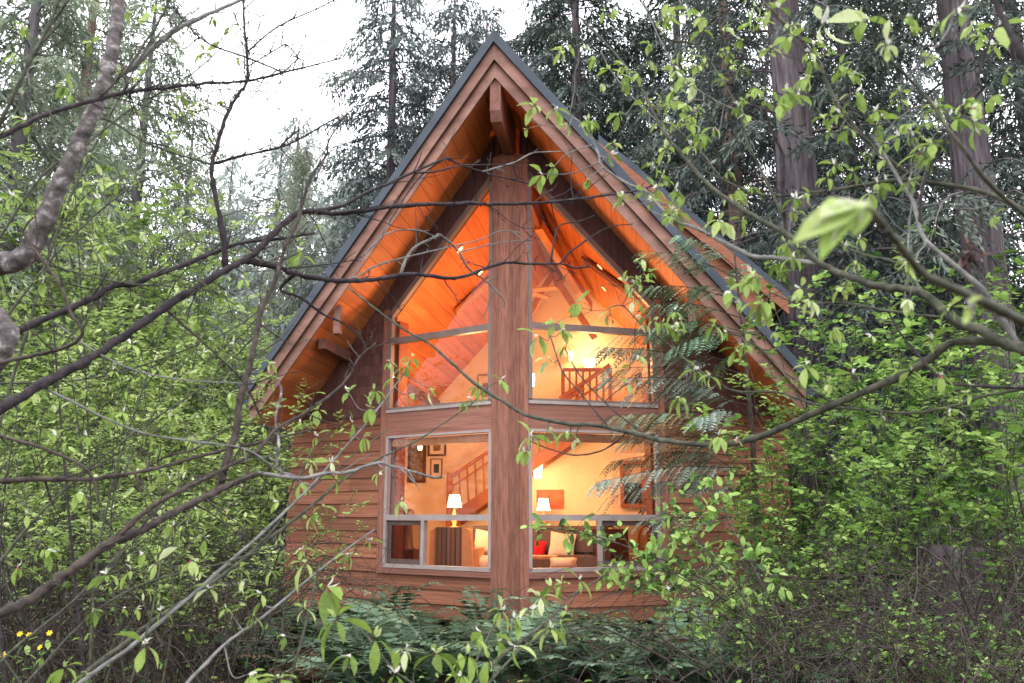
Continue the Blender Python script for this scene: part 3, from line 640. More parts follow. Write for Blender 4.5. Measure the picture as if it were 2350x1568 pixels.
# low green ground cover
m = MB(); x, y = scatter(30000, -15, 14, 6.5, 24)
k = (~((np.abs(x) < 4.4) & (y > 11.6))) & (np.sin(x * 1.3 + 2) + np.cos(y * 1.1 + x * .6) + rng.normal(0, .5, len(x)) > -.2); x, y = x[k], y[k]; n = len(x)
D = rng.normal(0, 1, (n, 3)); D[:, 2] = np.abs(D[:, 2]) * .5
m.leaves(np.stack([x, y, gz(x, y) + rng.uniform(.03, .32, n)], 1), D, rng.normal(0, .4, (n, 3)) + (0, 0, 1), rng.uniform(.035, .085, n), rng.uniform(.025, .05, n), T_OVAL, 0, rng.random(n) ** 1.5)
tag(m.build('ground_cover', M['leaf_g']), 'low green leafy plants covering the forest floor', 'ground cover', None, 'stuff')
# ------------------------------------------------------------------ conifers
def spiky_path(p0, d, L, droop, n=6, wob=.03):
    s = np.linspace(0, 1, n)[:, None]; P = p0 + d * s * L + np.array([0, 0, -1.0]) * droop * L * s ** 2
    P[1:] += rng.normal(0, wob * L, (n - 1, 3)) * s[1:] * .6; return P
def conifer_meshes(H, r0, z0, nb, Lmax, droop, needle, bark, dens=1.0, spray=(.18, .05), lean=0.0, dead=0):
    tr = MB(); cr = MB()
    zz = np.linspace(0, 1, 14); tx = np.stack([lean * H * zz + .02 * H * np.sin(zz * 5) * lean, 0 * zz, zz * H], 1)
    rad = r0 * (1 - zz) ** .75 + .015; rad[0] *= 1.5
    tr.tube(tx, rad, 12, rough=.06)
    P_, D_, N_, L_, W_, v_ = [], [], [], [], [], []
    for k in range(nb):
        f = z0 + (1 - z0) * ((k + rng.random()) / nb) ** .9; z = f * H
        base = np.array([np.interp(z, tx[:, 2], tx[:, 0]), 0, z]); az = k * 2.4 + rng.normal(0, .4)
        L = Lmax * ((1 - f) ** .6 * .9 + .12) * rng.uniform(.6, 1.15)
        d = nrm(np.array([math.cos(az), math.sin(az), rng.uniform(-.05, .35)]))
        P = spiky_path(base, d, L, droop * rng.uniform(.7, 1.3), 7)
        cr.tube(P, np.linspace(.012 + .008 * L, .004, 7), 4, 1, .5, False)
        nl = int(L / .17 * dens) + 3; tone = np.clip(rng.normal(.45, .2), 0, 1)
        for q in range(nl):
            s = .18 + .82 * (q + rng.random()) / nl; i = min(int(s * 6), 5); c = P[i] + (P[i + 1] - P[i]) * (s * 6 - i)
            t = nrm(P[i + 1] - P[i]); sd = nrm(np.cross(t, (0, 0, 1))) * (1 if q % 2 else -1)
            l = L * .34 * (1.15 - s) * rng.uniform(.6, 1.2) + .12
            ns = int(l / .075 * dens) + 2; u = np.linspace(.1, 1, ns)[:, None]
            dd = nrm(sd * .8 + t * .6 + (0, 0, rng.uniform(-.5, 0)))
            pts = c + dd * l * u + np.array([0, 0, -1]) * (l * .55 * droop * 1.6) * u ** 2
            P_.append(pts); dv = dd + np.array([0, 0, -.7]) * u + rng.normal(0, .45, (ns, 3)); D_.append(dv)
            N_.append(rng.normal(0, .5, (ns, 3)) + (0, 0, 1)); L_.append(rng.uniform(.7, 1.5, ns) * spray[0]); W_.append(rng.uniform(.7, 1.4, ns) * spray[1])
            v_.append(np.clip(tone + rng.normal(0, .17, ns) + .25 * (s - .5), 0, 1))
    cat = np.concatenate
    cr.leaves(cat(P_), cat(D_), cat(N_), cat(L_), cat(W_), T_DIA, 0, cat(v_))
    for k in range(dead):      # dead lower stubs
        z = rng.uniform(.12, z0 + .1) * H; az = rng.uniform(0, 6.28); d = np.array([math.cos(az), math.sin(az), rng.uniform(-.3, .1)])
        P = spiky_path(np.array([np.interp(z, tx[:, 2], tx[:, 0]), 0, z]), d, rng.uniform(.8, 2.4), .25, 5, .05); tr.tube(P, np.linspace(.02, .004, 5), 4, 0, .5, False)
        for j in range(5):
            b = P[1 + j % 4]; e = b + nrm(d + rng.normal(0, .6, 3)) * rng.uniform(.2, .7); tr.tube([b, (b + e) / 2 + rng.normal(0, .04, 3), e], [.006, .005, .002], 3, 0, .5, False)
    return tr.mesh('trunk', bark, True), cr.mesh('crown', [needle, bark])
def tree_thing(meshes, name, label, group, x, y, sc, rz, cat='tree'):
    r = empty(name, (x, y, gz(np.array(x), np.array(y)) - .05), rz); r.scale = (sc,) * 3; tag(r, label, cat, group)
    for nm, me in zip(('trunk', 'crown'), meshes):
        o = bpy.data.objects.new(nm, me); COL.objects.link(o); o.parent = r
    return r
hemA = conifer_meshes(22, .34, .05, 190, 4.6, .36, M['needle'], M['bark_con'], 1.5, (.17, .052), 0, 14)
hemB = conifer_meshes(21, .28, .05, 170, 4.4, .46, M['needle_blue'], M['bark_con'], 1.55, (.17, .052), .012, 10)
hemF = conifer_meshes(21, .28, .05, 150, 4.6, .44, M['needle_haze_tint'], M['bark_haze_tint'], 1.2, (.2, .06), 0, 8)
bigT = conifer_meshes(28, .52, .22, 110, 4.6, .5, M['needle'], M['bark_con'], 1.25, (.17, .05), 0, 26)
redT = conifer_meshes(24, .30, .12, 130, 4.0, .45, M['needle_blue'], M['bark_red'], 1.25, (.17, .05), -.01, 18)
redF = conifer_meshes(23, .28, .12, 120, 4.0, .45, M['needle_haze_tint'], M['bark_red'], 1.2, (.18, .055), -.01, 14)
misT = conifer_meshes(21, .28, .05, 150, 4.2, .44, M['needle_mist_tint'], M['bark_haze_tint'], 1.2, (.22, .065), 0, 0)
smal = conifer_meshes(9, .12, .05, 110, 2.5, .3, M['needle_mist_tint'], M['bark_haze_tint'], 1.2, (.16, .05), 0, 0)
CON = [  # px, Y, prototype, scale, label
    (1015, 27, hemB, 1.0, 'slender conifer with a bare grey trunk just left of the roof peak'),
    (885, 28, hemB, 1.1, 'bushy blue-green conifer just left of the roof ridge'),
    (1110, 31, hemA, 1.0, 'dark conifer straight behind the tip of the roof'),
    (1290, 29, hemB, 1.05, 'blue-grey conifer close right of the roof peak'),
    (1400, 36, hemA, 1.1, 'tall dark conifer far behind the right roof slope'),
    (1225, 33, hemB, 1.05, 'drooping conifer directly behind the roof peak'),
    (905, 36, hemB, .92, 'loose blue-green conifer beside the open white sky'),
    (1340, 24, hemA, 1.0, 'dark conifer behind the right slope of the front roof'),
    (1480, 30, hemB, 1.0, 'blue-grey drooping conifer above the raised rear roof'),
    (1600, 23, hemA, .95, 'dense dark conifer right of the raised rear roof'),
    (1735, 19, redT, .9, 'conifer with a slim pale trunk left of the thickest trunk'),
    (1880, 16.5, bigT, 1.0, 'massive conifer with thick purple-grey furrowed trunk'),
    (2020, 25, hemA, 1.05, 'dark conifer right behind the thickest trunk'),
    (2160, 29, hemB, 1.05, 'blue-grey conifer between the two thick trunks on the right'),
    (2318, 14.5, bigT, .85, 'thick-trunked conifer at the right edge of the photo'),
    (2470, 20, hemA, 1.0, 'dark conifer cut off by the right edge of the photo'),
    (1700, 34, hemA, 1.1, 'tall dark conifer deep in the wood behind the slim pale trunk'),
    (1930, 38, hemB, 1.15, 'tall conifer far back behind the massive trunk'),
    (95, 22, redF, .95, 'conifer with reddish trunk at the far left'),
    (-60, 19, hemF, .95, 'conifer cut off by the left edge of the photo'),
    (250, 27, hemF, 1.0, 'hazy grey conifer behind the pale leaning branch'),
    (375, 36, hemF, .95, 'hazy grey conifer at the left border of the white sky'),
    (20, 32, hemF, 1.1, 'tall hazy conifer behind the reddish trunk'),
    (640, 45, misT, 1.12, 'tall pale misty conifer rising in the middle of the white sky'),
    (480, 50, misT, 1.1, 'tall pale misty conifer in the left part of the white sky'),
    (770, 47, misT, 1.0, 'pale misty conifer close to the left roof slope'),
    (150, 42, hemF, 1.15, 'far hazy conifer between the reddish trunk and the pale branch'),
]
for px, Y, pr, sc, lb in CON:
    tree_thing(pr, 'conifer_tree', lb, 'tall conifers around the cabin', at(px, 1100, Y)[0], Y, sc, rng.uniform(0, 6.28))
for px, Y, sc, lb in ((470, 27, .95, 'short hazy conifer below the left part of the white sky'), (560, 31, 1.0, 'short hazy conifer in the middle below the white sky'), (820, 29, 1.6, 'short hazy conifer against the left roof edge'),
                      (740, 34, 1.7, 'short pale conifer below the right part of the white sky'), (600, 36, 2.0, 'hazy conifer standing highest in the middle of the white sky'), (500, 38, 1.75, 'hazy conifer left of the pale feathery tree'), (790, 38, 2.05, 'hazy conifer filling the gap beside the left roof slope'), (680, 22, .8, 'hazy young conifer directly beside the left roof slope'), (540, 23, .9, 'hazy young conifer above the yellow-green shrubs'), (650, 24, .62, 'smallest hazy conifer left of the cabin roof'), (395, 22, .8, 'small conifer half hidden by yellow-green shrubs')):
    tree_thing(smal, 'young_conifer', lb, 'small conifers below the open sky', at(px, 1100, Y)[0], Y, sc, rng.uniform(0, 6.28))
smalG = conifer_meshes(9, .12, .05, 110, 2.6, .38, M['needle_blue'], M['bark_con'], 1.2, (.16, .05), 0, 0)
for px, Y, sc, lb in ((1975, 15.2, .78, 'young blue-green conifer before the foot of the massive trunk'), (2075, 17.5, 1.0, 'young blue-green conifer between the trunks at the right'), (2215, 15.6, .85, 'young blue-green conifer left of the trunk at the right edge')):
    tree_thing(smalG, 'young_conifer', lb, 'small conifers under the right trunks', at(px, 1100, Y)[0], Y, sc, rng.uniform(0, 6.28))
# far wood: many conifers reading as one mass
fw = empty('far_wood', (0, 0, 0)); tag(fw, 'distant hazy conifer wood closing the view behind the clearing', 'wood', None, 'stuff')
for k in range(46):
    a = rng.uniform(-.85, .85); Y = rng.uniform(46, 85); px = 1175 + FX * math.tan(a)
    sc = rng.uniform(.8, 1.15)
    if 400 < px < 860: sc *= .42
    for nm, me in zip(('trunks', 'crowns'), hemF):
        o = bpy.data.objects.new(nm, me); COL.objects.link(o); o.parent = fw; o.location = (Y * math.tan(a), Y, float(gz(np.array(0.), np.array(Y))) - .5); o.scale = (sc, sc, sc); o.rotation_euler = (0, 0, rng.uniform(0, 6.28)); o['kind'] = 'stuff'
# pale birch-like tree in the sky gap
def pale_tree():
    x, _, _ = at(668, 900, 30); r = empty('broadleaf_tree', (x, 30, .2)); tag(r, 'pale feathery tree standing against the white sky', 'tree')
    tr = MB(); lf = MB(); H = 15.5
    tr.tube(catmull([(0, 0, 0), (.1, 0, 5), (-.1, .1, 10), (.05, 0, H)], 5), np.linspace(.16, .02, 16), 8)
    P_, D_ = [], []
    for k in range(90):
        z = rng.uniform(3, H); L = (1 - ((z - 7.5) / 9) ** 2) * 2.3 * rng.uniform(.5, 1.1); az = rng.uniform(0, 6.28)
        P = spiky_path(np.array([0, 0, z]), nrm(np.array([math.cos(az), math.sin(az), .5])), max(L, .5), .75, 6)
        tr.tube(P, np.linspace(.02, .004, 6), 3, 0, .5, False)
        for s in np.linspace(.2, 1, 14):
            i = min(int(s * 5), 4); c = P[i] + (P[i + 1] - P[i]) * (s * 5 - i); ln = rng.uniform(.5, 1.3); n_ = 9
            u = np.linspace(0, 1, n_)[:, None]; P_.append(c + np.array([0, 0, -1]) * ln * u + rng.normal(0, .07, (n_, 3))); D_.append(np.array([0, 0, -1]) + rng.normal(0, .4, (n_, 3)))
    P_ = np.concatenate(P_); n = len(P_)
    lf.leaves(P_, np.concatenate(D_), rng.normal(0, 1, (n, 3)), rng.uniform(.1, .22, n), rng.uniform(.03, .07, n), T_DIA)
    tr.build('trunk', M['bark_haze_tint'], r, True); lf.build('crown', M['pale'], r)
pale_tree()
# ------------------------------------------------------------------ leafy shrubs
def shrub_meshes(H, spread, nst, leaf, ntw, twl, bark, mat, T=T_OVAL, thin=.008, up=.5, bare=.2, lw=.55, per=.045):
    st = MB(); P_, D_, N_, L_, v_ = [], [], [], [], []
    for k in range(nst):
        az = k * 2.399 + rng.normal(0, .5); R_ = spread * rng.uniform(.3, 1.1); h = H * rng.uniform(.6, 1.1)
        s = np.linspace(0, 1, 9); b = rng.uniform(0, .14, 2) * rng.choice([-1, 1], 2)
        P = np.stack([b[0] + math.cos(az) * R_ * s ** 1.5, b[1] + math.sin(az) * R_ * s ** 1.5, h * (s * (1.25 + (1 - up) * .3) - (.25 + (1 - up) * .3) * s ** 2)], 1)
        P[1:] += rng.normal(0, .02 * h, (8, 3)); P = catmull(P, 2)
        st.tube(P, np.linspace(thin * rng.uniform(.8, 1.6), .0025, len(P)), 5, 0, .5, False)
        for q in range(ntw):
            f = bare + (1 - bare) * (q + rng.random()) / ntw; i = min(int(f * (len(P) - 1)), len(P) - 2); c = P[i]; t = nrm(P[i + 1] - P[i])
            a2 = rng.uniform(0, 6.28); d = nrm(t * .7 + np.array([math.cos(a2), math.sin(a2), rng.uniform(-.1, .5)])); L = twl * rng.uniform(.45, 1.2) * (1.15 - .5 * f)
            u = np.linspace(0, 1, 5)[:, None]; Q = c + d * L * u + np.array([0, 0, -.22]) * L * u ** 2 + rng.normal(0, .012, (5, 3)) * u
            st.tube(Q, np.linspace(.0035, .0015, 5), 3, 0, .5, False)
            n = int(L / per) + 2; w = np.linspace(.12, 1, n); j = np.minimum((w * 4).astype(int), 3); p = Q[j] + (Q[j + 1] - Q[j]) * (w * 4 - j)[:, None]
            sd = nrm(np.cross(d, (0, 0, 1.))); sg = np.where(np.arange(n) % 2, 1, -1)[:, None]
            if rng.random() < .18: continue
            tone = np.clip(rng.normal(.5, .23), 0, 1)
            P_.append(p); D_.append(d * .55 + sd * sg * .8 + rng.normal(0, .28, (n, 3)) + (0, 0, -.08)); N_.append(rng.normal(0, .33, (n, 3)) + (0, 0, 1))
            L_.append(leaf * rng.uniform(.5, 1.4, n) * rng.uniform(.8, 1.15)); v_.append(np.clip(rng.normal(tone, .11, n), 0, 1))
    lf = MB(); cat = np.concatenate; L = cat(L_)
    lf.leaves(cat(P_), cat(D_), cat(N_), L, L * lw * rng.uniform(.85, 1.2, len(L)), T, 0, cat(v_))
    return st.mesh('stems', bark, True), lf.mesh('foliage', mat)
SH = [shrub_meshes(3.4, 1.3, 13, .08, 19, .55, M['bark_green'], M['leaf_y'], bare=.4), shrub_meshes(2.6, 1.5, 14, .07, 14, .5, M['bark_green'], M['leaf_y'], bare=.4),
      shrub_meshes(4.6, 1.5, 12, .088, 20, .65, M['bark_green'], M['leaf_y'], bare=.3)]
SG = [shrub_meshes(3.2, 1.5, 12, .084, 14, .5, M['bark_green'], M['leaf_g'], lw=.72), shrub_meshes(2.3, 1.4, 11, .076, 13, .45, M['bark_green'], M['leaf_g'], lw=.72),
      shrub_meshes(4.4, 1.6, 12, .086, 15, .6, M['bark_green'], M['leaf_g'], bare=.25, lw=.72)]
def shrub(pr, px, Y, sc, label, group, name='leafy_shrub', cat='shrub'):
    x = at(px, 1200, Y)[0]; r = empty(name, (x, Y, float(gz(np.array(x), np.array(Y))) - .03), rng.uniform(0, 6.28)); r.scale = (sc, sc, sc * rng.uniform(.92, 1.08)); tag(r, label, cat, group)
    for nm, me in zip(('stems', 'foliage'), pr):
        o = bpy.data.objects.new(nm, me); COL.objects.link(o); o.parent = r
    return r
GL = 'yellow-green shrubs left of the cabin'; GR = 'bright green shrubs right of the cabin'
LEFT = [(SH[0], 560, 10.5, .95, 'yellow-green shrub growing against the left roof eave'), (SH[1], 640, 9.6, .72, 'low yellow-green shrub at the left corner of the cabin wall'),
        (SH[0], 430, 9.4, 1.0, 'tall yellow-green shrub left of the lone dark stick'), (SH[2], 330, 11.5, 1.0, 'taller yellow-green bush in the middle of the left thicket'),
        (SH[1], 240, 8.6, 1.0, 'spreading shrub in front of the left thicket'), (SH[0], 120, 9.8, 1.1, 'yellow-green shrub below the forked grey branch'),
        (SH[2], 20, 11, 1.0, 'tall shrub at the left edge of the photo'), (SH[1], 40, 7.6, .95, 'low shrub near the yellow flowers'),
        (SH[2], 470, 14.5, 1.1, 'pale tall shrub below the short hazy conifers'), (SH[2], 220, 15, 1.15, 'tall shrub behind the left thicket'), (SH[2], 620, 15.5, 1.15, 'tall shrub close behind the left roof edge'),
        (SH[0], 350, 7.4, .62, 'small shrub before the gravel path'), (SH[1], 500, 8.0, .7, 'small shrub under the lone dark stick'), (SH[2], 60, 16, 1.2, 'tall shrub in front of the reddish trunk'), (SH[2], 380, 18, 1.3, 'far yellow-green tree-like shrub under the sky gap'), (SH[2], 720, 18.5, 1.15, 'far shrub showing beside the roof edge')]
LEFT += [(SH[2], 330, 17, 1.75, 'tall airy spring-green tree-like shrub at the left edge of the white sky'), (SH[2], 130, 15, 1.8, 'tallest airy spring-green shrub behind the pale leaning branch'), (SH[2], 470, 20, 1.7, 'airy spring-green shrub rising into the white sky'), (SH[2], 20, 18, 2.0, 'high spring-green shrub in the upper left corner'), (SH[2], 600, 22, 1.5, 'airy pale shrub beneath the pale feathery tree'), (SH[2], 230, 21, 2.2, 'very tall pale spring-green shrub among the hazy conifers')]
for a in LEFT: shrub(a[0], a[1], a[2], a[3], a[4], GL)
RIGHT = [(SG[0], 1790, 9.4, .92, 'green shrub covering the right corner of the cabin wall'), (SG[1], 1640, 9.2, .62, 'low green shrub below the right lower window'), (SG[1], 1730, 8.4, .72, 'low bushy green shrub before the right siding'),
         (SG[2], 1950, 10.4, .95, 'tall green shrub before the massive trunk'), (SG[0], 2070, 9.0, 1.05, 'dense green shrub right of the long arching branch'), (SG[2], 2190, 10.6, 1.05, 'tall green shrub between the two thick trunks'),
         (SG[0], 2300, 9.2, 1.15, 'dense green shrub at the right edge of the photo'), (SG[2], 2330, 11.5, 1.25, 'tallest green shrub before the trunk at the right edge'), (SG[0], 1910, 8.2, .72, 'rounded green shrub in the middle of the right thicket'),
         (SG[2], 2080, 13, 1.2, 'green shrub far back among the right trunks'), (SG[1], 1860, 12.6, 1.2, 'green shrub beside the back corner of the cabin'), (SG[2], 2240, 13.5, 1.35, 'high leafy shrub rising over the right thicket')]
RIGHT += [(SG[1], 1900, 7.4, .42, 'small green shrub among the bare twigs at the lower right'), (SG[1], 2090, 7.3, .45, 'small green shrub in the middle of the lower right twigs'), (SG[1], 2270, 7.0, .45, 'small green shrub before the purple-grey stump'), (SG[1], 1985, 6.5, .5, 'low green shrub close to the bottom edge right of the fern bed'), (SG[1], 2190, 6.2, .5, 'low green shrub near the lower right corner'), (SG[1], 1770, 7.4, .5, 'lowest green shrub right of the fern bed'), (SG[0], 1700, 9.7, .8, 'green shrub hiding the middle of the right siding'), (SG[2], 1870, 9.6, 1.0, 'tall green shrub hiding the lower end of the right eave'), (SG[2], 1790, 10.2, .8, 'green shrub reaching up to the right barge board')]
for a in RIGHT: shrub(a[0], a[1], a[2], a[3], a[4], GR)
# bare arching brambles at the lower right and lower left
def bramble_meshes(H, spread, nst, leafy=0):
    st = MB(); P_, D_ = [], []
    for k in range(nst):
        az = rng.uniform(0, 6.28); L = spread * rng.uniform(.5, 1.3); h = H * rng.uniform(.4, 1.15); s = np.linspace(0, 1, 8); b = rng.normal(0, .25, 2)
        P = np.stack([b[0] + math.cos(az) * L * s, b[1] + math.sin(az) * L * s, h * (2.2 * s - 1.7 * s ** 2)], 1); P[1:] += rng.normal(0, .035, (7, 3)); P = catmull(P, 2)
        st.tube(P, np.linspace(.007 * rng.uniform(.6, 1.3), .002, len(P)), 4, 0, rng.random(), False)
        for q in range(6):
            i = rng.integers(3, len(P) - 1); d = nrm(rng.normal(0, 1, 3) + (0, 0, .1)); l = rng.uniform(.15, .6)
            st.tube([P[i], P[i] + d * l * .5 + rng.normal(0, .03, 3), P[i] + d * l], [.003, .0025, .0015], 3, 0, rng.random(), False)
            for _ in range(leafy): P_.append(P[i] + d * l * rng.random()); D_.append(rng.normal(0, 1, 3))
    me = [st.mesh('stems', M['bark_brown'], True)]
    if leafy:
        lf = MB(); n = len(P_); lf.leaves(np.array(P_), np.array(D_), rng.normal(0, .4, (n, 3)) + (0, 0, 1), rng.uniform(.03, .06, n), rng.uniform(.02, .04, n), T_OVAL, 0, rng.random(n) ** 2 * .6); me.append(lf.mesh('foliage', M['leaf_g']))
    return me
BR = [bramble_meshes(1.7, 1.9, 55, 0), bramble_meshes(1.3, 1.6, 50, 1), bramble_meshes(2.2, 1.6, 45, 1)]
BRL = [(BR[0], 1900, 7.4, 'tangle of bare arching twigs below the right green shrubs'), (BR[1], 2050, 6.4, 'tangle of bare twigs in the lower right foreground'), (BR[2], 2160, 8.2, 'tangle of bare twigs before the purple trunk base'),
       (BR[0], 2290, 7.0, 'tangle of bare twigs at the lower right edge'), (BR[1], 1760, 6.8, 'tangle of twigs between the ferns and the right thicket'), (BR[2], 2330, 9.2, 'upright bare twigs at the right edge under the shrubs'), (BR[1], 2230, 5.6, 'sparse bare twigs in the lower right corner'),
       (BR[0], 130, 7.2, 'tangle of bare brown stems above the yellow flowers'), (BR[2], 300, 9.6, 'bare upright stems before the gravel path'), (BR[1], 480, 7.4, 'bare twigs left of the ferns in the lower left'), (BR[2], 40, 9.0, 'bare dark stems at the lower left edge'), (BR[0], 560, 9.0, 'bare twigs beside the left wall of the cabin')]
for a in BRL: shrub(a[0], a[1], a[2], rng.uniform(.9, 1.1), a[3], 'bare twig tangles', 'bare_shrub')
# long straight stems slanting through the left thicket
LS = MB(); LF = MB()
r = empty('thicket_saplings', (0, 0, 0))
r.name = 'slender_saplings'
tag(r, 'thin straight green stems slanting through the left thicket', 'saplings', None, 'stuff')
for k in range(90):
    px = rng.uniform(-80, 520); Y = rng.uniform(4.5, 12); p = at(px, 1500, Y); p[2] = 0
    if px > 300 + 16 * Y: continue
    jx = rng.normal(.2, .5)
    d = np.array([jx, rng.normal(0, .25), 1.0]); L = rng.uniform(1.6, 4.2)
    if 1175 + FX * (p[0] + d[0] * L * 1.1 + .2) / Y > 600: continue
    P = catmull([p, p + d * L * .5 + rng.normal(0, .06, 3), p + d * L + np.array([rng.normal(.2, .3), 0, -.2])], 5)
    LS.tube(P, np.linspace(.011 * rng.uniform(.5, 1.2), .003, len(P)), 4, int(rng.random() < .45), .5, False)
    for q in range(5):
        i = rng.integers(4, len(P) - 1); e = nrm(d + rng.normal(0, .7, 3)) * rng.uniform(.2, .7); LS.tube([P[i], P[i] + e * .5, P[i] + e], [.004, .003, .0015], 3, 0, .5, False)
        n = 5; LF.leaves(P[i] + e + rng.normal(0, .02, (n, 3)), rng.normal(0, 1, (n, 3)) + (0, 0, -.5), rng.normal(0, .5, (n, 3)) + (0, 0, 1), rng.uniform(.05, .08, n), rng.uniform(.02, .035, n), T_OVAL)
o = LS.build('stems', [M['bark_green'], M['bark_dark']], r, True); o['kind'] = 'stuff'
o = LF.build('foliage', M['leaf_b'], r); o['kind'] = 'stuff'
# ------------------------------------------------------------------ sword ferns
def fern_meshes(nf, L, mat, rise=.75):
    m = MB(); P_, D_, N_, L_, v_ = [], [], [], [], []
    for k in range(nf):
        az = k * 2.4 + rng.normal(0, .3); l = L * rng.uniform(.65, 1.15); s = np.linspace(0, 1, 12); up = rise * rng.uniform(.6, 1.2); hd = np.array([math.cos(az), math.sin(az), 0])
        P = hd * (l * (.25 * s + .6 * s ** 1.7))[:, None] + np.array([0, 0, 1]) * (l * up * (1.5 * s - 1.05 * s ** 2.2))[:, None] + rng.normal(0, .008, (12, 3))
        m.tube(P, np.linspace(.006, .002, 12), 3, 0, .15, False)
        n = 25; u = np.linspace(.1, .995, n); j = np.minimum((u * 11).astype(int), 10); c = P[j] + (P[j + 1] - P[j]) * (u * 11 - j)[:, None]; t = nrm(P[j + 1] - P[j]); sd = nrm(np.cross(t, (0, 0, 1.))); nn = np.cross(sd, t)
        pl = l * .17 * np.sin(np.clip(u * 1.1 + .1, 0, 1) * math.pi) ** .6 * (1.1 - u * .35) + .008; tone = np.clip(rng.normal(.5, .3), 0, 1)
        for sg in (-1, 1):
            P_.append(c); D_.append(sd * sg + t * .28 + rng.normal(0, .07, (n, 3)) + (0, 0, -.12)); N_.append(nn + rng.normal(0, .12, (n, 3))); L_.append(pl * rng.uniform(.85, 1.1, n)); v_.append(np.clip(tone + rng.normal(0, .1, n), 0, 1))
    cat = np.concatenate; Ls = cat(L_); m.leaves(cat(P_), cat(D_), cat(N_), Ls, np.full(len(Ls), L * .043), T_DIA, 0, cat(v_))
    return m.mesh('fronds', mat)
FE = [fern_meshes(9, 1.3, M['fern'], .85), fern_meshes(10, 1.45, M['fern'], .8), fern_meshes(8, 1.1, M['fern'], 1.1), fern_meshes(10, 1.0, M['fern_brown'], .55)]
FERNS = [(905, 11.1, 2, .9, 'upright fern against the siding below the left lower window'), (1105, 10.7, 2, .82, 'tall narrow fern standing at the foot of the corner post'), (820, 10.6, 0, .8, 'grey-green fern left of the left lower window'),
         (1010, 10.0, 1, .72, 'broad fern before the wall left of the corner post'), (1230, 10.2, 0, .62, 'fern right at the base of the corner post'), (880, 9.0, 1, .85, 'large blue-green fern in the centre of the fern bed'), (760, 8.9, 0, 1.0, 'fern at the left end of the fern bed'),
         (1040, 8.7, 1, .85, 'broad fern in the bottom centre of the photo'), (1160, 9.1, 0, .8, 'dark fern right of the bottom centre'), (960, 8.0, 1, 1.0, 'spreading fern at the bottom edge left of centre'), (1120, 7.9, 1, .95, 'spreading fern at the bottom edge right of centre'),
         (820, 7.8, 1, .95, 'silvery fern at the bottom edge below the left window'), (1300, 9.5, 0, .95, 'fern below the right lower window'), (1420, 9.2, 3, 1.1, 'brown withered fern below the right lower window'), (1350, 8.4, 3, 1.0, 'brown dead fern in front of the right siding'), (1480, 8.5, 0, 1.0, 'fern at the right end of the fern bed'),
         (1580, 8.0, 1, 1.0, 'grey-green fern under the right thicket'), (1650, 7.4, 1, .9, 'fern at the bottom edge under the right thicket'), (1260, 7.9, 1, .95, 'fern at the bottom edge below the corner post'), (1400, 7.7, 0, .95, 'dark fern at the bottom edge right of the corner post'),
         (700, 8.2, 3, .9, 'brown fern at the left border of the fern bed'), (690, 10.2, 0, .8, 'small fern at the foot of the left wall'), (1540, 10.2, 3, .9, 'brown fern at the foot of the right wall'), (600, 8.8, 0, .7, 'small fern among the bare twigs left of the fern bed'), (480, 9.2, 0, .7, 'small dark fern far left of the fern bed'), (930, 10.4, 0, .7, 'arching fern under the left sliding sash'), (1760, 6.9, 1, .8, 'fern below the right green shrubs at the bottom edge'), (1880, 7.8, 0, .9, 'dark fern among the lower right twigs'), (2020, 6.6, 3, .9, 'brown fern among the lower right twigs')]
for px, Y, k, sc, lb in FERNS:
    x = at(px, 1400, Y)[0]; r = empty('sword_fern', (x, Y, -.01), rng.uniform(0, 6.28)); r.scale = (sc,) * 3; tag(r, lb, 'fern', 'sword ferns in front of the cabin')
    o = bpy.data.objects.new('fronds', FE[k]); COL.objects.link(o); o.parent = r
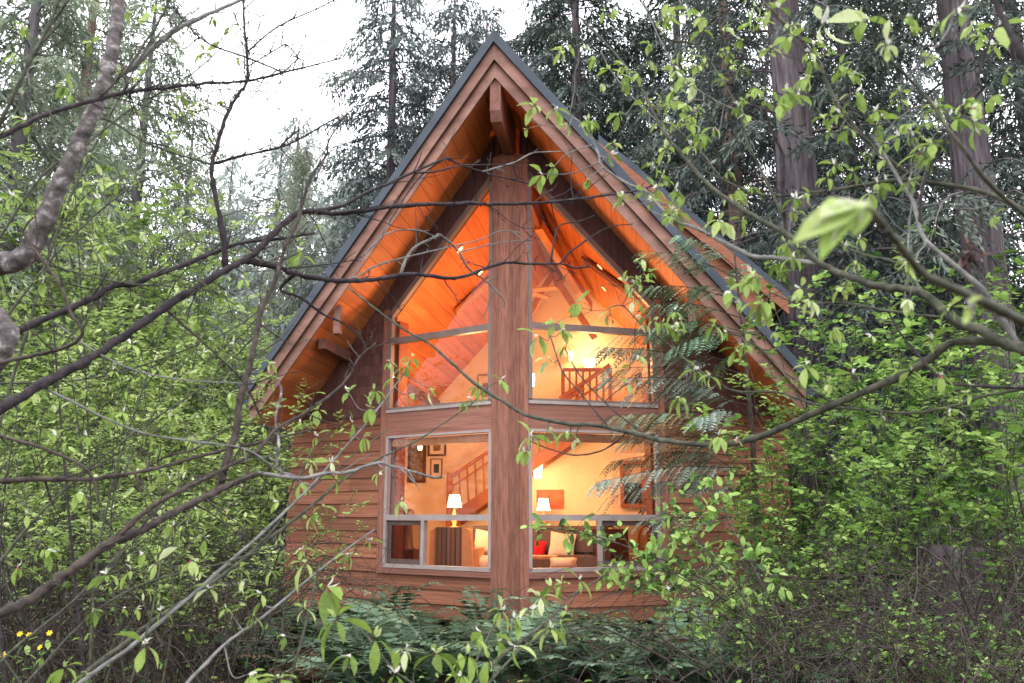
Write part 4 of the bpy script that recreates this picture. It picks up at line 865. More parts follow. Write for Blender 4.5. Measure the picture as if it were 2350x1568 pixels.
# ------------------------------------------------------------------ red cedar sapling in front of the right windows
def cedar():
    bx, by, _ = at(1735, 1300, 10.6); r = empty('cedar_sapling', (0, 0, 0)); r.location = (bx, by, 0); tag(r, 'grey-green cedar sapling with feathery sprays hanging over the right windows', 'tree')
    B0 = np.array([bx, by, 0]); tr = MB(); lf = [MB(), MB()]
    tr.tube(catmull([B0, B0 + (.05, 0, 2.5), B0 + (-.05, 0, 5.2)], 5) - B0, np.linspace(.06, .012, 11), 8)
    BRS = [((1690, 640), (1470, 575), 0), ((1720, 690), (1440, 660), 0), ((1700, 730), (1480, 700), 0), ((1720, 760), (1500, 752), 0), ((1700, 790), (1420, 770), 0), ((1690, 840), (1400, 800), 0), ((1680, 860), (1350, 795), 1), ((1690, 880), (1385, 845), 1), ((1660, 905), (1390, 868), 1), ((1660, 930), (1450, 905), 1),
           ((1700, 950), (1560, 880), 1), ((1700, 980), (1400, 955), 0), ((1690, 1010), (1420, 975), 0), ((1700, 1030), (1430, 1010), 0), ((1680, 1050), (1400, 1060), 0), ((1660, 1075), (1365, 1108), 1), ((1690, 1090), (1390, 1145), 1), ((1730, 1120), (1600, 1040), 1), ((1740, 1150), (1560, 1100), 1), ((1730, 700), (1600, 655), 0), ((1740, 620), (1560, 540), 0), ((1750, 820), (1640, 850), 0), ((1790, 700), (1700, 610), 0), ((1740, 960), (1600, 960), 1), ((1700, 1200), (1480, 1190), 1), ((1690, 1300), (1520, 1330), 1), ((1700, 770), (1540, 800), 0), ((1700, 1000), (1520, 1030), 1)]
    for a_, b_, sil in BRS:
        e = at(*b_, 10.6 + rng.uniform(-.55, .25)); s0_ = at(*a_, 10.6); s0_ = np.array([bx, by, s0_[2]]); mid = (s0_ + e) / 2 + (0, 0, .10)
        P = catmull([s0_, mid, e], 9); n = len(P); tr.tube(P - B0, np.linspace(.009, .002, n), 4, 0, .5, False)
        L = np.linalg.norm(e - s0_); m = lf[sil]; nf = int(L / .06)
        for q in range(nf):
            w = .22 + .78 * (q + .5) / nf; j = min(int(w * (n - 1)), n - 2); c = P[j] + (P[j + 1] - P[j]) * (w * (n - 1) - j); t = nrm(P[j + 1] - P[j])
            sd = nrm(np.cross(t, (0, 0, 1.))) * (1 if q % 2 else -1); fl = rng.uniform(.25, .44) * (1.15 - .55 * w)
            d = nrm(t * .75 + sd * rng.uniform(.15, .75) + (0, 0, -.42)); ns = 9; u = np.linspace(.03, 1, ns)[:, None]; ax = c + d * fl * u + np.array([0, 0, -.3]) * fl * u ** 2
            nn = nrm(np.cross(d, rng.normal(0, .25, 3) + sd + (0, -.4, 0))); s2 = np.cross(nn, d)
            for sg in (-1, 1):
                pl = fl * .34 * np.sin(np.clip(u[:, 0] * .92 + .1, 0, 1) * math.pi) ** .5 * rng.uniform(.7, 1.15, ns)
                m.leaves(ax - B0, s2 * sg + d * .75 + (0, 0, -.15) + rng.normal(0, .08, (ns, 3)), nn, pl, np.full(ns, .027), T_DIA, 0, np.clip(rng.normal(.5, .2) + rng.normal(0, .1, ns), 0, 1))
            m.leaves(ax[:-1] - B0, np.diff(ax, axis=0), nn, np.full(ns - 1, fl / ns * 1.3), np.full(ns - 1, .014), T_DIA, 0, .4)
    tr.build('trunk', M['bark_brown'], r, True); lf[0].build('sprays', M['cedar'], r); lf[1].build('silvery_sprays', M['cedar_silver'], r)
cedar()
# trunk base showing through the twigs at the lower right
x = at(2185, 1400, 9.6)[0]; r = empty('broken_stump', (x, 9.6, 0)); tag(r, 'wide purple-grey stump behind the bare twigs at the lower right', 'stump')
m = MB(); zz = np.linspace(0, 1.25, 10); m.tube(np.stack([.05 * zz, 0 * zz, zz], 1), .44 - .1 * zz ** .4 + .12 * np.exp(-zz * 4), 18, rough=.03); m.build('stump_body', M['bark_con'], r, True)
# yellow flowers, white flowers
def flower(px, py, Y, n, mat, name, label, size, pet, ht):
    c = at(px, py, Y); r = empty(name, (c[0], Y, 0)); tag(r, label, 'flower'); B0 = np.array([c[0], Y, 0]); st = MB(); bl = MB(); lv = MB()
    for k in range(n):
        e = c - B0 + rng.normal(0, 1, 3) * (.09, .06, .05); st.tube([(0, 0, 0), e * .5 + (.02, 0, .02), e], [.004, .003, .002], 4, 0, .5, False)
        a = np.arange(pet) * 6.283 / pet; up = nrm(np.array([rng.normal(0, .4), -.8, .5])); t1 = nrm(np.cross(up, (0, 0, 1.))); t2 = np.cross(t1, up)
        bl.leaves(np.repeat(e[None], pet, 0), t1 * np.cos(a)[:, None] + t2 * np.sin(a)[:, None] + up * .35, up, size, size * .6, T_OVAL)
        bl.leaves(e[None], up[None], t1, size * .5, size * .25, T_DIA)
        q = 4; lv.leaves(e * rng.uniform(.6, .95, (q, 1)), rng.normal(0, 1, (q, 3)), (0, 0, 1.), .08, .045, T_OVAL)
    st.build('stem', M['bark_green'], r); bl.build('blossoms', mat, r); lv.build('foliage', M['leaf_g'], r)
flower(42, 1458, 6.2, 5, M['yellow'], 'yellow_flower', 'small bright yellow flowers at the lower left edge', .024, 6, .5)
flower(1540, 1350, 9.6, 5, M['white'], 'white_flower', 'small white flowers below the right lower window', .028, 4, .4)
# ------------------------------------------------------------------ foreground trees: branches followed through the air, each at its own depth
class Near:
    def __init__(s, name, label, cat, base, trunk_pts, trunk_r, bark, group=None):
        s.o = empty(name, base); tag(s.o, label, cat, group); s.b = np.array(base, float); s.br = {}; s.lf = MB(); s.mb = {}; s.bk = bark
        if trunk_pts is not None:
            m = MB(); P = catmull(trunk_pts, 8); m.tube(P - s.b, np.interp(np.linspace(0, 1, len(P)), np.linspace(0, 1, len(trunk_r)), trunk_r), 12, rough=.05)
            s.trunk = P; m.build('trunk', bark, s.o, True)
    def branch(s, key, pts, w0, w1, Y1, parent=None, Y0=None, root=None, bark=None, spurs=0, wob=1.2, power=1.0):
        """pts in photo pixels; w in photo pixels at the branch's own depth; root = 3D point the off-frame end runs on to"""
        pts = np.array(pts, float)
        if parent:
            P, Yp = s.br[parent][:2]; i = np.argmin(((P - pts[0]) ** 2).sum(1)); Y0 = Yp[i]; pts[0] = P[i]
        Q = catmull(pts, 6); n = len(Q); d = np.concatenate([[0], np.cumsum(np.linalg.norm(np.diff(Q, axis=0), axis=1))]); f = d / d[-1]
        Q[1:-1] += rng.normal(0, wob * .35, (n - 2, 2)) * np.linspace(w0, w1, n)[1:-1, None] * .16
        Y = Y0 + (Y1 - Y0) * f + np.sin(f * 7 + len(key)) * .03 * min(d[-1] / 500, 1)
        X = np.array([at(x, y, yy) for (x, y), yy in zip(Q, Y)]); r = (w0 + (w1 - w0) * f ** power) / 2 * Y / FX * 1.0
        r = r * (1 + (.035 if w0 > 28 else .08) * rng.normal(0, 1, n))
        s.br[key] = (Q, Y, X, r)
        if root is not None:
            k = np.linspace(0, 1, 7)[:-1, None]; rt = np.array(root, float); mid = X[0] + (X[0] - X[1]) / max(np.linalg.norm(X[0] - X[1]), 1e-6) * np.linalg.norm(rt - X[0]) * .5
            ex = (1 - k) ** 2 * rt + 2 * k * (1 - k) * mid + k ** 2 * X[0]; X = np.concatenate([ex, X]); r = np.concatenate([np.linspace(r[0] * 1.6, r[0] * 1.03, 6), r])
        m = MB(); m.tube(X - s.b, r, 8 if w0 > 7 else 6, rough=.07)
        mats = bark or s.bk
        for k in range(spurs):      # short side spurs and buds
            i = rng.integers(1, len(X) - 1); t = nrm(X[i + 1] - X[i]); a = nrm(np.cross(t, rng.normal(0, 1, 3))); L = rng.uniform(.012, .05) * (1 + 2 * (rng.random() < .2))
            e = X[i] + a * L + t * L * .5; m.tube(np.array([X[i], (X[i] + e) / 2 + rng.normal(0, .003, 3), e]) - s.b, [.003, .0026, .0018], 4, 0, .5, False)
        s.mb[key] = (m, mats)
    def twigs(s, key, n, L, mat=0, f0=.2, f1=1, leaf=0.0, spread=.9, up=.2):
        Q, Y, X, r = s.br[key]; tw = s.mb[key][0]
        for k in range(n):
            i = int((f0 + (f1 - f0) * rng.random()) * (len(X) - 2)); t = nrm(X[i + 1] - X[i]); d = nrm(t * .8 + rng.normal(0, spread, 3) * (1, .6, 1) + (0, 0, up)); l = L * rng.uniform(.4, 1.3)
            P = X[i] + d * l * np.linspace(0, 1, 6)[:, None] + rng.normal(0, .018 * l, (6, 3)); P[0] = X[i]
            tw.tube(P - s.b, np.linspace(min(r[i] * .5, .0035), .0012, 6), 4, 0, .5, False)
            for q in range(2):
                j = rng.integers(2, 5); e = P[j] + nrm(d + rng.normal(0, .8, 3)) * l * rng.uniform(.15, .45); tw.tube(np.array([P[j], (P[j] + e) / 2 + rng.normal(0, .01, 3), e]) - s.b, [.0022, .0018, .001], 3, 0, .5, False)
                if leaf and rng.random() < leaf: s.whorl(e, nrm(e - P[j]), rng.uniform(.035, .06))
            if leaf and rng.random() < leaf: s.whorl(P[-1], d, rng.uniform(.04, .065))
    def whorl(s, c, axis, L=.07, n=None, droop=.9, bud=True):
        """a spray of young drooping leaves at a twig tip, pale new leaves standing in its middle"""
        n = n or rng.integers(3, 7); a = rng.uniform(0, 6.28) + np.arange(n) * 6.283 / n + rng.normal(0, .35, n); ax = nrm(axis + np.array([0, 0, .15]))
        t1 = nrm(np.cross(ax, (.3, .8, .2))); t2 = np.cross(ax, t1); rad = t1 * np.cos(a)[:, None] + t2 * np.sin(a)[:, None]
        D = nrm(rad * rng.uniform(.5, 1.1, (n, 1)) + ax * .3 + np.array([0, 0, -droop]) * rng.uniform(.2, 1.3, (n, 1)))
        N = rad * .8 + np.array([0, 0, .7]) + rng.normal(0, .25, (n, 3)); LL = L * rng.uniform(.5, 1.25, n)
        tone = rng.normal(.5, .2)
        s.lf.leaves(np.repeat((c - s.b)[None], n, 0) + D * .12 * L, D, N, LL, LL * rng.uniform(.3, .48, n), T_LANCE, 0, np.clip(tone + rng.normal(0, .16, n), 0, 1))
        if bud:
            q = rng.integers(2, 4); Db = ax + rng.normal(0, .35, (q, 3)) + (0, 0, .25); s.lf.leaves(np.repeat((c - s.b)[None], q, 0), Db, rng.normal(0, 1, (q, 3)), L * rng.uniform(.3, .55, q), L * .16, T_LANCE, 1 if rng.random() < .55 else 0, np.clip(.9 + rng.normal(0, .1, q), 0, 1))
            if rng.random() < .12: s.lf.leaves((c - s.b)[None], (ax * .3 + (0, 0, -.5))[None], rng.normal(0, 1, (1, 3)), L * .3, L * .22, T_OVAL, 2)
    def cluster(s, px, py, size, key=None, Y=None, n=None, droop=.9, stalk=True, reach=260):
        """whorl placed at a photo pixel and joined by a thin stalk to the nearest branch"""
        best = None
        for k in ([key] if key else list(s.br)):
            Q, Yp, X, r = s.br[k]; dd = np.hypot(*(Q - (px, py)).T); i = int(np.argmin(dd))
            if best is None or dd[i] < best[0]: best = (dd[i], k, i)
        _, k, i = best; Q, Yp, X, r = s.br[k]; y = Y or Yp[i] - rng.uniform(0, .12)
        c = at(px, py, y); p = X[i]; L = size * y / FX
        if stalk and best[0] > 4:
            mid = (p + c) / 2 + rng.normal(0, .03, 3) * min(1, best[0] / 100) + (0, 0, -.02); P = catmull([p, mid, c], 5); s.mb[k][0].tube(P - s.b, np.linspace(min(.0036, r[i] * .7), .0017, len(P)), 5, 0, .5, False)
        s.whorl(c, nrm(c - p) if best[0] > 4 else np.array([0, -.3, .6]), L, n, droop)
    def finish(s, leafmats=None, twmat=None):
        for m, mats in s.mb.values(): m.build('branch', mats, s.o, True)
        if s.lf.V: s.lf.build('foliage', leafmats or [M['leaf_b'], M['bud'], M['pinkbud']], s.o, True)
# ---- the bare mottled tree at the left
YT = 2.9; bx = at(-95, 700, YT)[0]
tp = lambda z, dx=0.0, dy=0.0: np.array([bx + dx, YT + dy, z])
T = Near('bare_tree', 'bare forked tree with mottled grey trunk reaching in from the left', 'tree', (bx, YT, 0), [tp(0), tp(1.2, .04), tp(2.2, -.05), tp(3.2, -.25)], [.12, .09, .085, .06], M['bark_pale'], None)
pz = lambda y: at(-95, y, YT)[2]
b = T.branch
b('A', [(-30, 605), (45, 597), (90, 535), (130, 440), (165, 365), (205, 275), (236, 200), (262, 100), (272, 0), (276, -60)], 62, 30, 2.9, Y0=2.9, root=tp(pz(640)), bark=M['bark_pale'], spurs=4, wob=.5, power=.5)
b('K', [(-40, 690), (5, 742), (22, 770), (0, 822), (-40, 850)], 42, 44, 2.85, Y0=2.85, root=tp(pz(640)), bark=M['bark_pale'], wob=.4)
b('A2', [(236, 205), (293, 162), (364, 101), (404, 67), (468, 37), (553, 0), (640, -40)], 15, 8, 3.1, 'A', bark=M['bark_grey'], spurs=6)
b('B', [(-20, 950), (90, 886), (207, 824), (303, 759), (393, 697), (482, 642), (551, 600), (586, 580), (630, 535), (691, 487), (778, 491), (875, 477), (973, 469), (1090, 467), (1129, 469), (1246, 465), (1353, 453), (1469, 436), (1527, 411)], 27, 4, 4.3, Y0=2.7, root=tp(pz(1020)), bark=M['bark_dark'], spurs=50, power=.8)
b('B2', [(22, 770), (45, 759), (121, 724), (207, 687), (262, 656), (310, 652), (345, 635), (444, 599), (510, 573), (565, 556), (637, 549), (723, 535)], 19, 6, 3.5, 'K', bark=M['bark_dark'], spurs=20)
b('B3', [(560, 600), (630, 611), (689, 631), (751, 642), (792, 645), (864, 641), (950, 629), (1032, 639), (1082, 629), (1153, 604), (1215, 606), (1285, 606), (1320, 615), (1355, 612)], 15, 4, 4.3, 'B', bark=M['bark_dark'], spurs=26)
b('B4', [(551, 604), (644, 616), (775, 604), (830, 590)], 6, 2.5, 3.8, 'B', bark=M['bark_dark'], spurs=5)
b('B5', [(691, 487), (778, 475), (836, 446), (914, 411), (1012, 368), (1027, 364), (1070, 383), (1129, 401), (1234, 426)], 10, 3, 4.2, 'B', bark=M['bark_dark'], spurs=16)
b('B5b', [(1100, 400), (1121, 391), (1183, 372), (1222, 352), (1289, 348)], 5, 2.5, 4.2, 'B5', bark=M['bark_grey'], spurs=5)
b('B5c', [(960, 420), (996, 395), (1070, 379), (1207, 381)], 5, 2.5, 4.1, 'B5', bark=M['bark_dark'])
b('B5d', [(1020, 366), (960, 410), (900, 500), (893, 520)], 4, 2, 4.1, 'B5', bark=M['bark_dark'])
b('C3', [(915, 630), (926, 610), (948, 571), (997, 545), (1012, 541), (1051, 575), (1075, 617), (1110, 641), (1153, 684), (1157, 707)], 8, 3, 4.1, 'B3', bark=M['bark_grey'], spurs=10)
b('C4', [(800, 642), (864, 610), (934, 590), (1032, 567), (1098, 551), (1149, 530), (1192, 534)], 5, 2.5, 4.1, 'B3', bark=M['bark_grey'], spurs=6)
b('C5', [(1051, 577), (1059, 577), (1118, 563), (1160, 555), (1211, 553)], 4, 2, 4.1, 'C3', bark=M['bark_grey'])
b('C6', [(830, 590), (887, 537), (954, 528), (997, 543)], 4, 3, 4.05, 'B4', bark=M['bark_grey'], spurs=4)
b('C6b', [(956, 560), (955, 520), (953, 480)], 3.5, 2, 4.0, 'C3', bark=M['bark_dark'])
b('C7', [(1262, 604), (1272, 555), (1285, 518), (1330, 508), (1364, 495)], 5, 2.5, 4.3, 'B3', bark=M['bark_dark'])
b('C8', [(1285, 604), (1313, 575), (1391, 524), (1453, 514)], 5, 2.5, 4.35, 'B3', bark=M['bark_dark'])
b('A3', [(-20, 325), (101, 265), (222, 229), (297, 211), (381, 202), (472, 192), (570, 185), (691, 157), (785, 133)], 13, 4, 3.4, Y0=2.6, root=tp(pz(420)), bark=M['bark_dark'], spurs=40)
b('A4', [(-10, 300), (20, 243), (40, 199), (84, 111), (115, 50), (131, 0), (150, -50)], 11, 8, 2.6, Y0=2.6, root=tp(pz(400)), bark=M['bark_green'], spurs=6)
b('A5', [(517, 618), (509, 526), (492, 438), (485, 377), (499, 337), (512, 286), (539, 229), (566, 189), (568, 162), (566, 101), (561, 67), (559, 0), (556, -40)], 15, 5, 3.3, 'B', bark=M['bark_dark'], spurs=36)
b('A6', [(485, 381), (539, 362), (660, 332), (755, 280), (785, 263)], 8, 3.5, 3.35, 'A5', bark=M['bark_dark'], spurs=14)
b('A5l', [(485, 381), (400, 352), (330, 325), (225, 272), (165, 365)], 5, 4, 2.95, 'A5', bark=M['bark_green'], spurs=4)
b('A5r', [(566, 120), (640, 60), (740, 15), (800, -20)], 5, 3, 3.3, 'A5', bark=M['bark_dark'], spurs=14)
b('A5s', [(566, 150), (640, 110), (660, 105), (690, 140), (700, 158)], 4, 3, 3.3, 'A5', bark=M['bark_dark'], spurs=16)
b('A3b', [(640, 165), (560, 130), (470, 95), (400, 20), (380, -20)], 5, 4, 3.2, 'A3', bark=M['bark_dark'], spurs=8)
b('A3c', [(222, 229), (290, 160), (370, 40), (395, -20)], 7, 5, 2.9, 'A3', bark=M['bark_green'], spurs=6)
b('A7', [(505, 1115), (541, 986), (551, 917), (572, 848), (586, 780), (599, 718), (634, 635), (655, 566), (684, 504), (711, 411), (748, 357), (755, 323), (790, 266)], 18, 5, 3.4, Y0=3.0, bark=M['bark_brown'], spurs=22)
b('L1', [(675, 635), (648, 656), (648, 669), (689, 683), (741, 721), (792, 745), (840, 790)], 9, 3, 3.8, 'B3', bark=M['bark_dark'], spurs=4)
b('D', [(-30, 1420), (69, 1377), (137, 1325), (206, 1277), (261, 1243), (343, 1208), (398, 1177), (481, 1136), (508, 1122), (591, 1085)], 25, 14, 3.0, Y0=2.5, root=tp(.55), bark=M['bark_brown'], spurs=26, wob=1.6)
b('D3', [(591, 1092), (687, 1097), (756, 1085), (792, 1086), (864, 1063), (896, 1069), (944, 1082), (993, 1095), (1015, 1093)], 9, 5, 3.3, 'D', bark=M['bark_grey'], spurs=10)
b('D2', [(261, 1243), (343, 1167), (422, 1122), (481, 1095), (529, 1067), (584, 1040), (634, 985), (700, 948), (760, 905), (800, 865), (825, 820), (862, 788)], 13, 4, 3.5, 'D', bark=M['bark_brown'], spurs=16)
b('E', [(-20, 1104), (103, 1100), (206, 1100), (326, 1083), (412, 1060), (515, 1033), (600, 1015), (720, 985)], 13, 4, 3.3, Y0=2.6, root=tp(.95), bark=M['bark_brown'], spurs=18)
b('E2', [(330, 1081), (378, 1050), (447, 1030), (520, 985), (580, 970)], 6, 3, 3.2, 'E', bark=M['bark_brown'], spurs=5)
b('F', [(-20, 838), (69, 817), (145, 800), (189, 766), (162, 718), (138, 652), (110, 614), (70, 560), (45, 520)], 10, 6, 2.5, Y0=2.5, root=tp(pz(850), 0, -.05), bark=M['bark_brown'], spurs=8)
b('W1', [(690, 1120), (637, 1075), (640, 1020), (632, 960), (646, 900), (640, 880)], 6, 6, 3.3, 'D3', bark=M['bark_pale'], spurs=5)
b('W2', [(90, 890), (300, 985), (420, 1010), (560, 1030), (640, 1080), (720, 1120)], 6, 3, 3.1, 'B', bark=M['bark_grey'], spurs=6)
b('W3', [(0, 1000), (100, 1030), (200, 1080), (232, 1165)], 8, 5, 2.6, Y0=2.5, root=tp(1.4, 0, -.1), bark=M['bark_brown'], spurs=6)
b('W4', [(380, 705), (470, 790), (560, 880), (600, 960), (640, 1010)], 6, 3, 3.3, 'B', bark=M['bark_dark'], spurs=6)
b('W5', [(100, 725), (260, 830), (400, 870), (560, 880)], 5, 3, 3.2, 'B2', bark=M['bark_grey'], spurs=4)
b('W6', [(60, 605), (230, 640), (350, 655), (440, 640), (540, 700)], 6, 3, 3.2, 'A', bark=M['bark_green'], spurs=6)
for k, n, L in (('A3', 22, .28), ('A5', 14, .3), ('A6', 12, .25), ('A2', 10, .3), ('A3b', 10, .25), ('A5s', 10, .2), ('A5r', 8, .2), ('B', 26, .28), ('B2', 12, .25), ('B3', 12, .2), ('B5', 10, .2), ('A7', 10, .22), ('E', 8, .25), ('D2', 8, .2), ('A4', 10, .4), ('A3c', 8, .35), ('W6', 8, .3), ('D', 8, .25), ('F', 6, .25)): T.twigs(k, n, L)
T.finish(twmat=M['bark_dark'])
# ---- young shrub stems with drooping leaf clusters, rising from the lower left
G = Near('leafy_shrub', 'slender shrub with long slanting stems and drooping pale leaf clusters before the left wall', 'shrub', (-1.95, 3.0, 0), None, None, M['bark_green'])
b = G.branch; rt = (-1.95, 3.0, 0)
b('S1', [(165, 1568), (275, 1486), (343, 1431), (429, 1376), (515, 1318), (618, 1236), (687, 1184), (792, 1098), (864, 1056), (944, 1018), (1002, 982), (1057, 945), (1085, 925)], 12, 3, 4.6, Y0=3.3, root=rt)
b('S2', [(182, 1568), (292, 1490), (371, 1425), (470, 1340), (600, 1225), (700, 1130), (745, 1080), (850, 960), (925, 860), (940, 830)], 10, 3, 4.5, Y0=3.2, root=rt, bark=M['bark_grey'])
b('S3', [(429, 1568), (515, 1480), (601, 1418), (687, 1346), (792, 1263), (860, 1215)], 8, 3, 4.2, Y0=3.3, root=(-1.5, 3.2, 0), bark=M['bark_grey'])
b('S4', [(665, 1568), (700, 1440), (722, 1345), (735, 1290)], 7, 4, 3.3, Y0=3.2, root=(-.9, 3.1, 0))
b('S5', [(60, 1568), (200, 1420), (330, 1340), (520, 1290), (640, 1250)], 6, 3, 3.8, Y0=3.0, root=rt)
b('S6', [(700, 1130), (760, 1085), (830, 1030), (890, 985)], 4, 2.5, 4.5, 'S2')
b('S7', [(515, 1318), (640, 1200), (700, 1060), (760, 985)], 5, 2.5, 4.3, 'S1')
b('S8', [(300, 1568), (345, 1420), (380, 1250), (440, 1180)], 6, 3, 3.6, Y0=3.3, root=rt)
b('S9', [(1000, 1600), (905, 1540), (860, 1480), (800, 1420)], 6, 3, 3.0, Y0=2.9, root=(-.4, 2.9, 0))
for px, py, sz in ((335, 1478, 75), (750, 1345, 80), (770, 1418, 70), (862, 1462, 80), (805, 1500, 60), (300, 1308, 46), (245, 1318, 42), (550, 1305, 44), (600, 1362, 44), (440, 1285, 44), (370, 1400, 44), (520, 1395, 44), (580, 1415, 40), (360, 1290, 44), (1000, 1500, 55), (560, 1330, 40), (930, 1490, 60), (905, 1545, 60), (690, 970, 40), (725, 1000, 42), (730, 940, 38), (760, 1060, 40), (715, 1062, 40), (770, 1100, 40), (850, 935, 38), (905, 865, 36), (945, 820, 36), (940, 905, 38), (985, 895, 40), (1080, 915, 42), (1150, 872, 40), (1100, 890, 38), (930, 840, 34), (835, 1000, 42), (810, 970, 38), (870, 1085, 34), (920, 1148, 36), (860, 895, 36), (895, 830, 34), (800, 900, 36), (690, 1260, 42), (640, 1235, 40), (720, 1180, 42), (690, 1110, 40), (640, 1150, 40), (800, 1270, 40), (850, 1240, 38), (470, 1235, 40), (330, 1270, 40), (450, 1170, 38), (400, 1205, 36), (700, 1290, 60), (740, 1160, 40), (620, 1310, 40), (480, 1350, 40), (700, 1395, 42), (655, 1460, 44), (215, 1400, 36), (150, 1530, 50), (200, 1545, 50), (640, 1555, 60), (570, 1548, 55)):
    G.cluster(px, py, sz * rng.uniform(.68, 1.0))
G.finish()
# ---- drooping leaf clusters on thin stems higher up at the left
H_ = Near('leafy_shrub', 'tall thin-stemmed shrub with scattered yellow-green clusters beside the bare forked tree', 'shrub', (-2.6, 4.2, 0), None, None, M['bark_green'])
b = H_.branch; rt = (-2.6, 4.2, 0)
b('H1', [(-10, 1000), (80, 700), (150, 480), (260, 250), (330, 120), (400, -20)], 9, 3, 4.6, Y0=4.2, root=rt)
b('H2', [(-10, 760), (150, 560), (300, 430), (420, 380), (520, 330)], 6, 2.5, 4.6, Y0=4.2, root=rt)
b('H3', [(-10, 560), (100, 400), (200, 330), (300, 250), (440, 170), (560, 60)], 6, 2.5, 4.6, Y0=4.2, root=rt)
b('H4', [(-10, 1300), (120, 1150), (300, 1000), (480, 880), (640, 780), (700, 700)], 7, 2.5, 5.0, Y0=4.2, root=rt)
b('H5', [(20, 1500), (200, 1350), (380, 1150), (500, 1080), (640, 1040)], 7, 2.5, 5.0, Y0=4.2, root=rt)
b('H6', [(-10, 880), (200, 870), (380, 820), (560, 740), (660, 640), (700, 560)], 5, 2.5, 4.9, Y0=4.3, root=rt)
b('H7', [(60, 700), (210, 690), (380, 560), (560, 480), (640, 470)], 4, 2, 4.7, 'H1')
pts = [(105, 470, 44), (240, 150, 40), (30, 130, 40), (55, 60, 40), (150, 195, 50), (165, 215, 46), (20, 300, 44), (60, 275, 40), (210, 100, 36), (260, 60, 36), (300, 30, 40), (345, 35, 40), (690, 585, 52), (640, 480, 44), (600, 490, 40), (420, 480, 36), (470, 120, 46), (490, 40, 44), (530, 60, 40), (30, 450, 50), (190, 430, 50), (230, 455, 46), (270, 420, 44), (100, 640, 44), (180, 790, 40), (260, 950, 44), (300, 790, 40), (130, 1000, 44), (330, 1000, 40), (390, 950, 44), (260, 850, 36), (420, 840, 36), (480, 940, 44), (530, 900, 40), (620, 830, 36), (200, 1000, 40), (60, 740, 40), (440, 1000, 40), (360, 1110, 40), (180, 1130, 44), (60, 1180, 40), (540, 1010, 44), (480, 780, 36), (400, 650, 36), (520, 680, 36), (560, 640, 34), (240, 560, 40), (160, 560, 36), (330, 540, 36), (80, 900, 40), (110, 1260, 44), (40, 1300, 40)]
for px, py, sz in pts: H_.cluster(px, py, sz * rng.uniform(.6, .95))
for k in ('H1', 'H2', 'H3', 'H4', 'H5', 'H6', 'H7'): H_.twigs(k, 9, .4, leaf=.5)
H_.finish()
# ---- the smooth grey-green tree at the right
bx2 = at(2430, 790, 2.35)[0]; tq = lambda z, dx=0.0, dy=0.0: np.array([bx2 + dx, 2.35 + dy, z])
Rt = Near('leafing_tree', 'young tree with smooth grey-green arching branches reaching in from the right', 'tree', (bx2, 2.35, 0), [tq(0), tq(1.0, .03), tq(1.9, -.02), tq(2.9, .1), tq(3.9, .05)], [.06, .05, .042, .035, .02], M['bark_green'])
b = Rt.branch; pz2 = lambda y: at(2430, y, 2.35)[2]
b('R0', [(2380, 812), (2304, 786), (2243, 757), (2186, 732), (2111, 672), (2011, 657), (1933, 629), (1886, 607), (1854, 579), (1815, 543), (1740, 502), (1672, 460), (1619, 417), (1569, 360), (1533, 317), (1512, 282), (1470, 200), (1400, 110), (1330, 40)], 34, 4, 3.3, Y0=2.35, root=tq(pz2(850)), wob=.7, power=.55)
b('R0b', [(1886, 607), (1783, 593), (1733, 590), (1697, 575), (1655, 554), (1601, 525), (1537, 504), (1520, 481), (1480, 438), (1441, 422), (1383, 383), (1372, 350), (1340, 290), (1300, 262), (1268, 240)], 13, 4, 3.5, 'R0', bark=M['bark_grey'], wob=.6)
b('R1', [(2304, 787), (2243, 782), (2179, 789), (2132, 825), (2065, 864), (1976, 903), (1915, 928), (1833, 964), (1762, 996), (1690, 1017), (1619, 1021), (1512, 1010), (1475, 999), (1362, 975), (1320, 975), (1250, 963), (1201, 950), (1157, 922), (1098, 887), (1040, 836), (985, 789), (923, 754), (864, 711), (800, 660)], 20, 4, 4.0, 'R0', wob=.5)
b('R1b', [(1915, 925), (1851, 886), (1804, 857), (1754, 807), (1712, 779), (1655, 750), (1619, 714), (1594, 697)], 6, 3, 3.0, 'R1')
b('R1c', [(2380, 888), (2254, 910), (2190, 932), (2097, 948), (1986, 941), (1890, 932), (1826, 914), (1779, 900), (1690, 898), (1644, 875), (1594, 843), (1541, 796), (1512, 775), (1469, 742), (1430, 703), (1400, 705)], 8, 3, 3.3, Y0=2.5, root=tq(pz2(930)), wob=.6)
b('R2', [(2380, 500), (2261, 442), (2118, 417), (2047, 415), (1922, 435), (1797, 449), (1726, 442), (1655, 410), (1601, 382), (1569, 342)], 14, 4, 3.2, Y0=2.35, root=tq(pz2(560)), wob=.6)
b('R3', [(2097, 414), (2029, 357), (1968, 300), (1922, 242), (1890, 171), (1876, 136), (1819, 71), (1754, 7), (1720, -40)], 13, 7, 2.7, 'R2', wob=.6)
b('R4', [(1803, 545), (1800, 500), (1797, 446), (1797, 360), (1769, 296), (1756, 232), (1758, 143), (1769, 53), (1754, -20)], 9, 6, 2.9, Y0=2.8, root=None, bark=M['bark_dark'], wob=.6)
b('R5', [(1800, 500), (1769, 439), (1744, 385), (1712, 321), (1697, 257), (1662, 193), (1630, 143), (1594, 103), (1540, 93), (1512, 68), (1470, 0)], 7, 4, 3.1, 'R4', bark=M['bark_green'])
b('R6', [(2400, 240), (2350, 135), (2332, 103), (2307, 53), (2282, 0), (2260, -50)], 18, 15, 1.6, Y0=1.6, root=tq(pz2(420)), bark=M['bark_dark'], wob=.4)
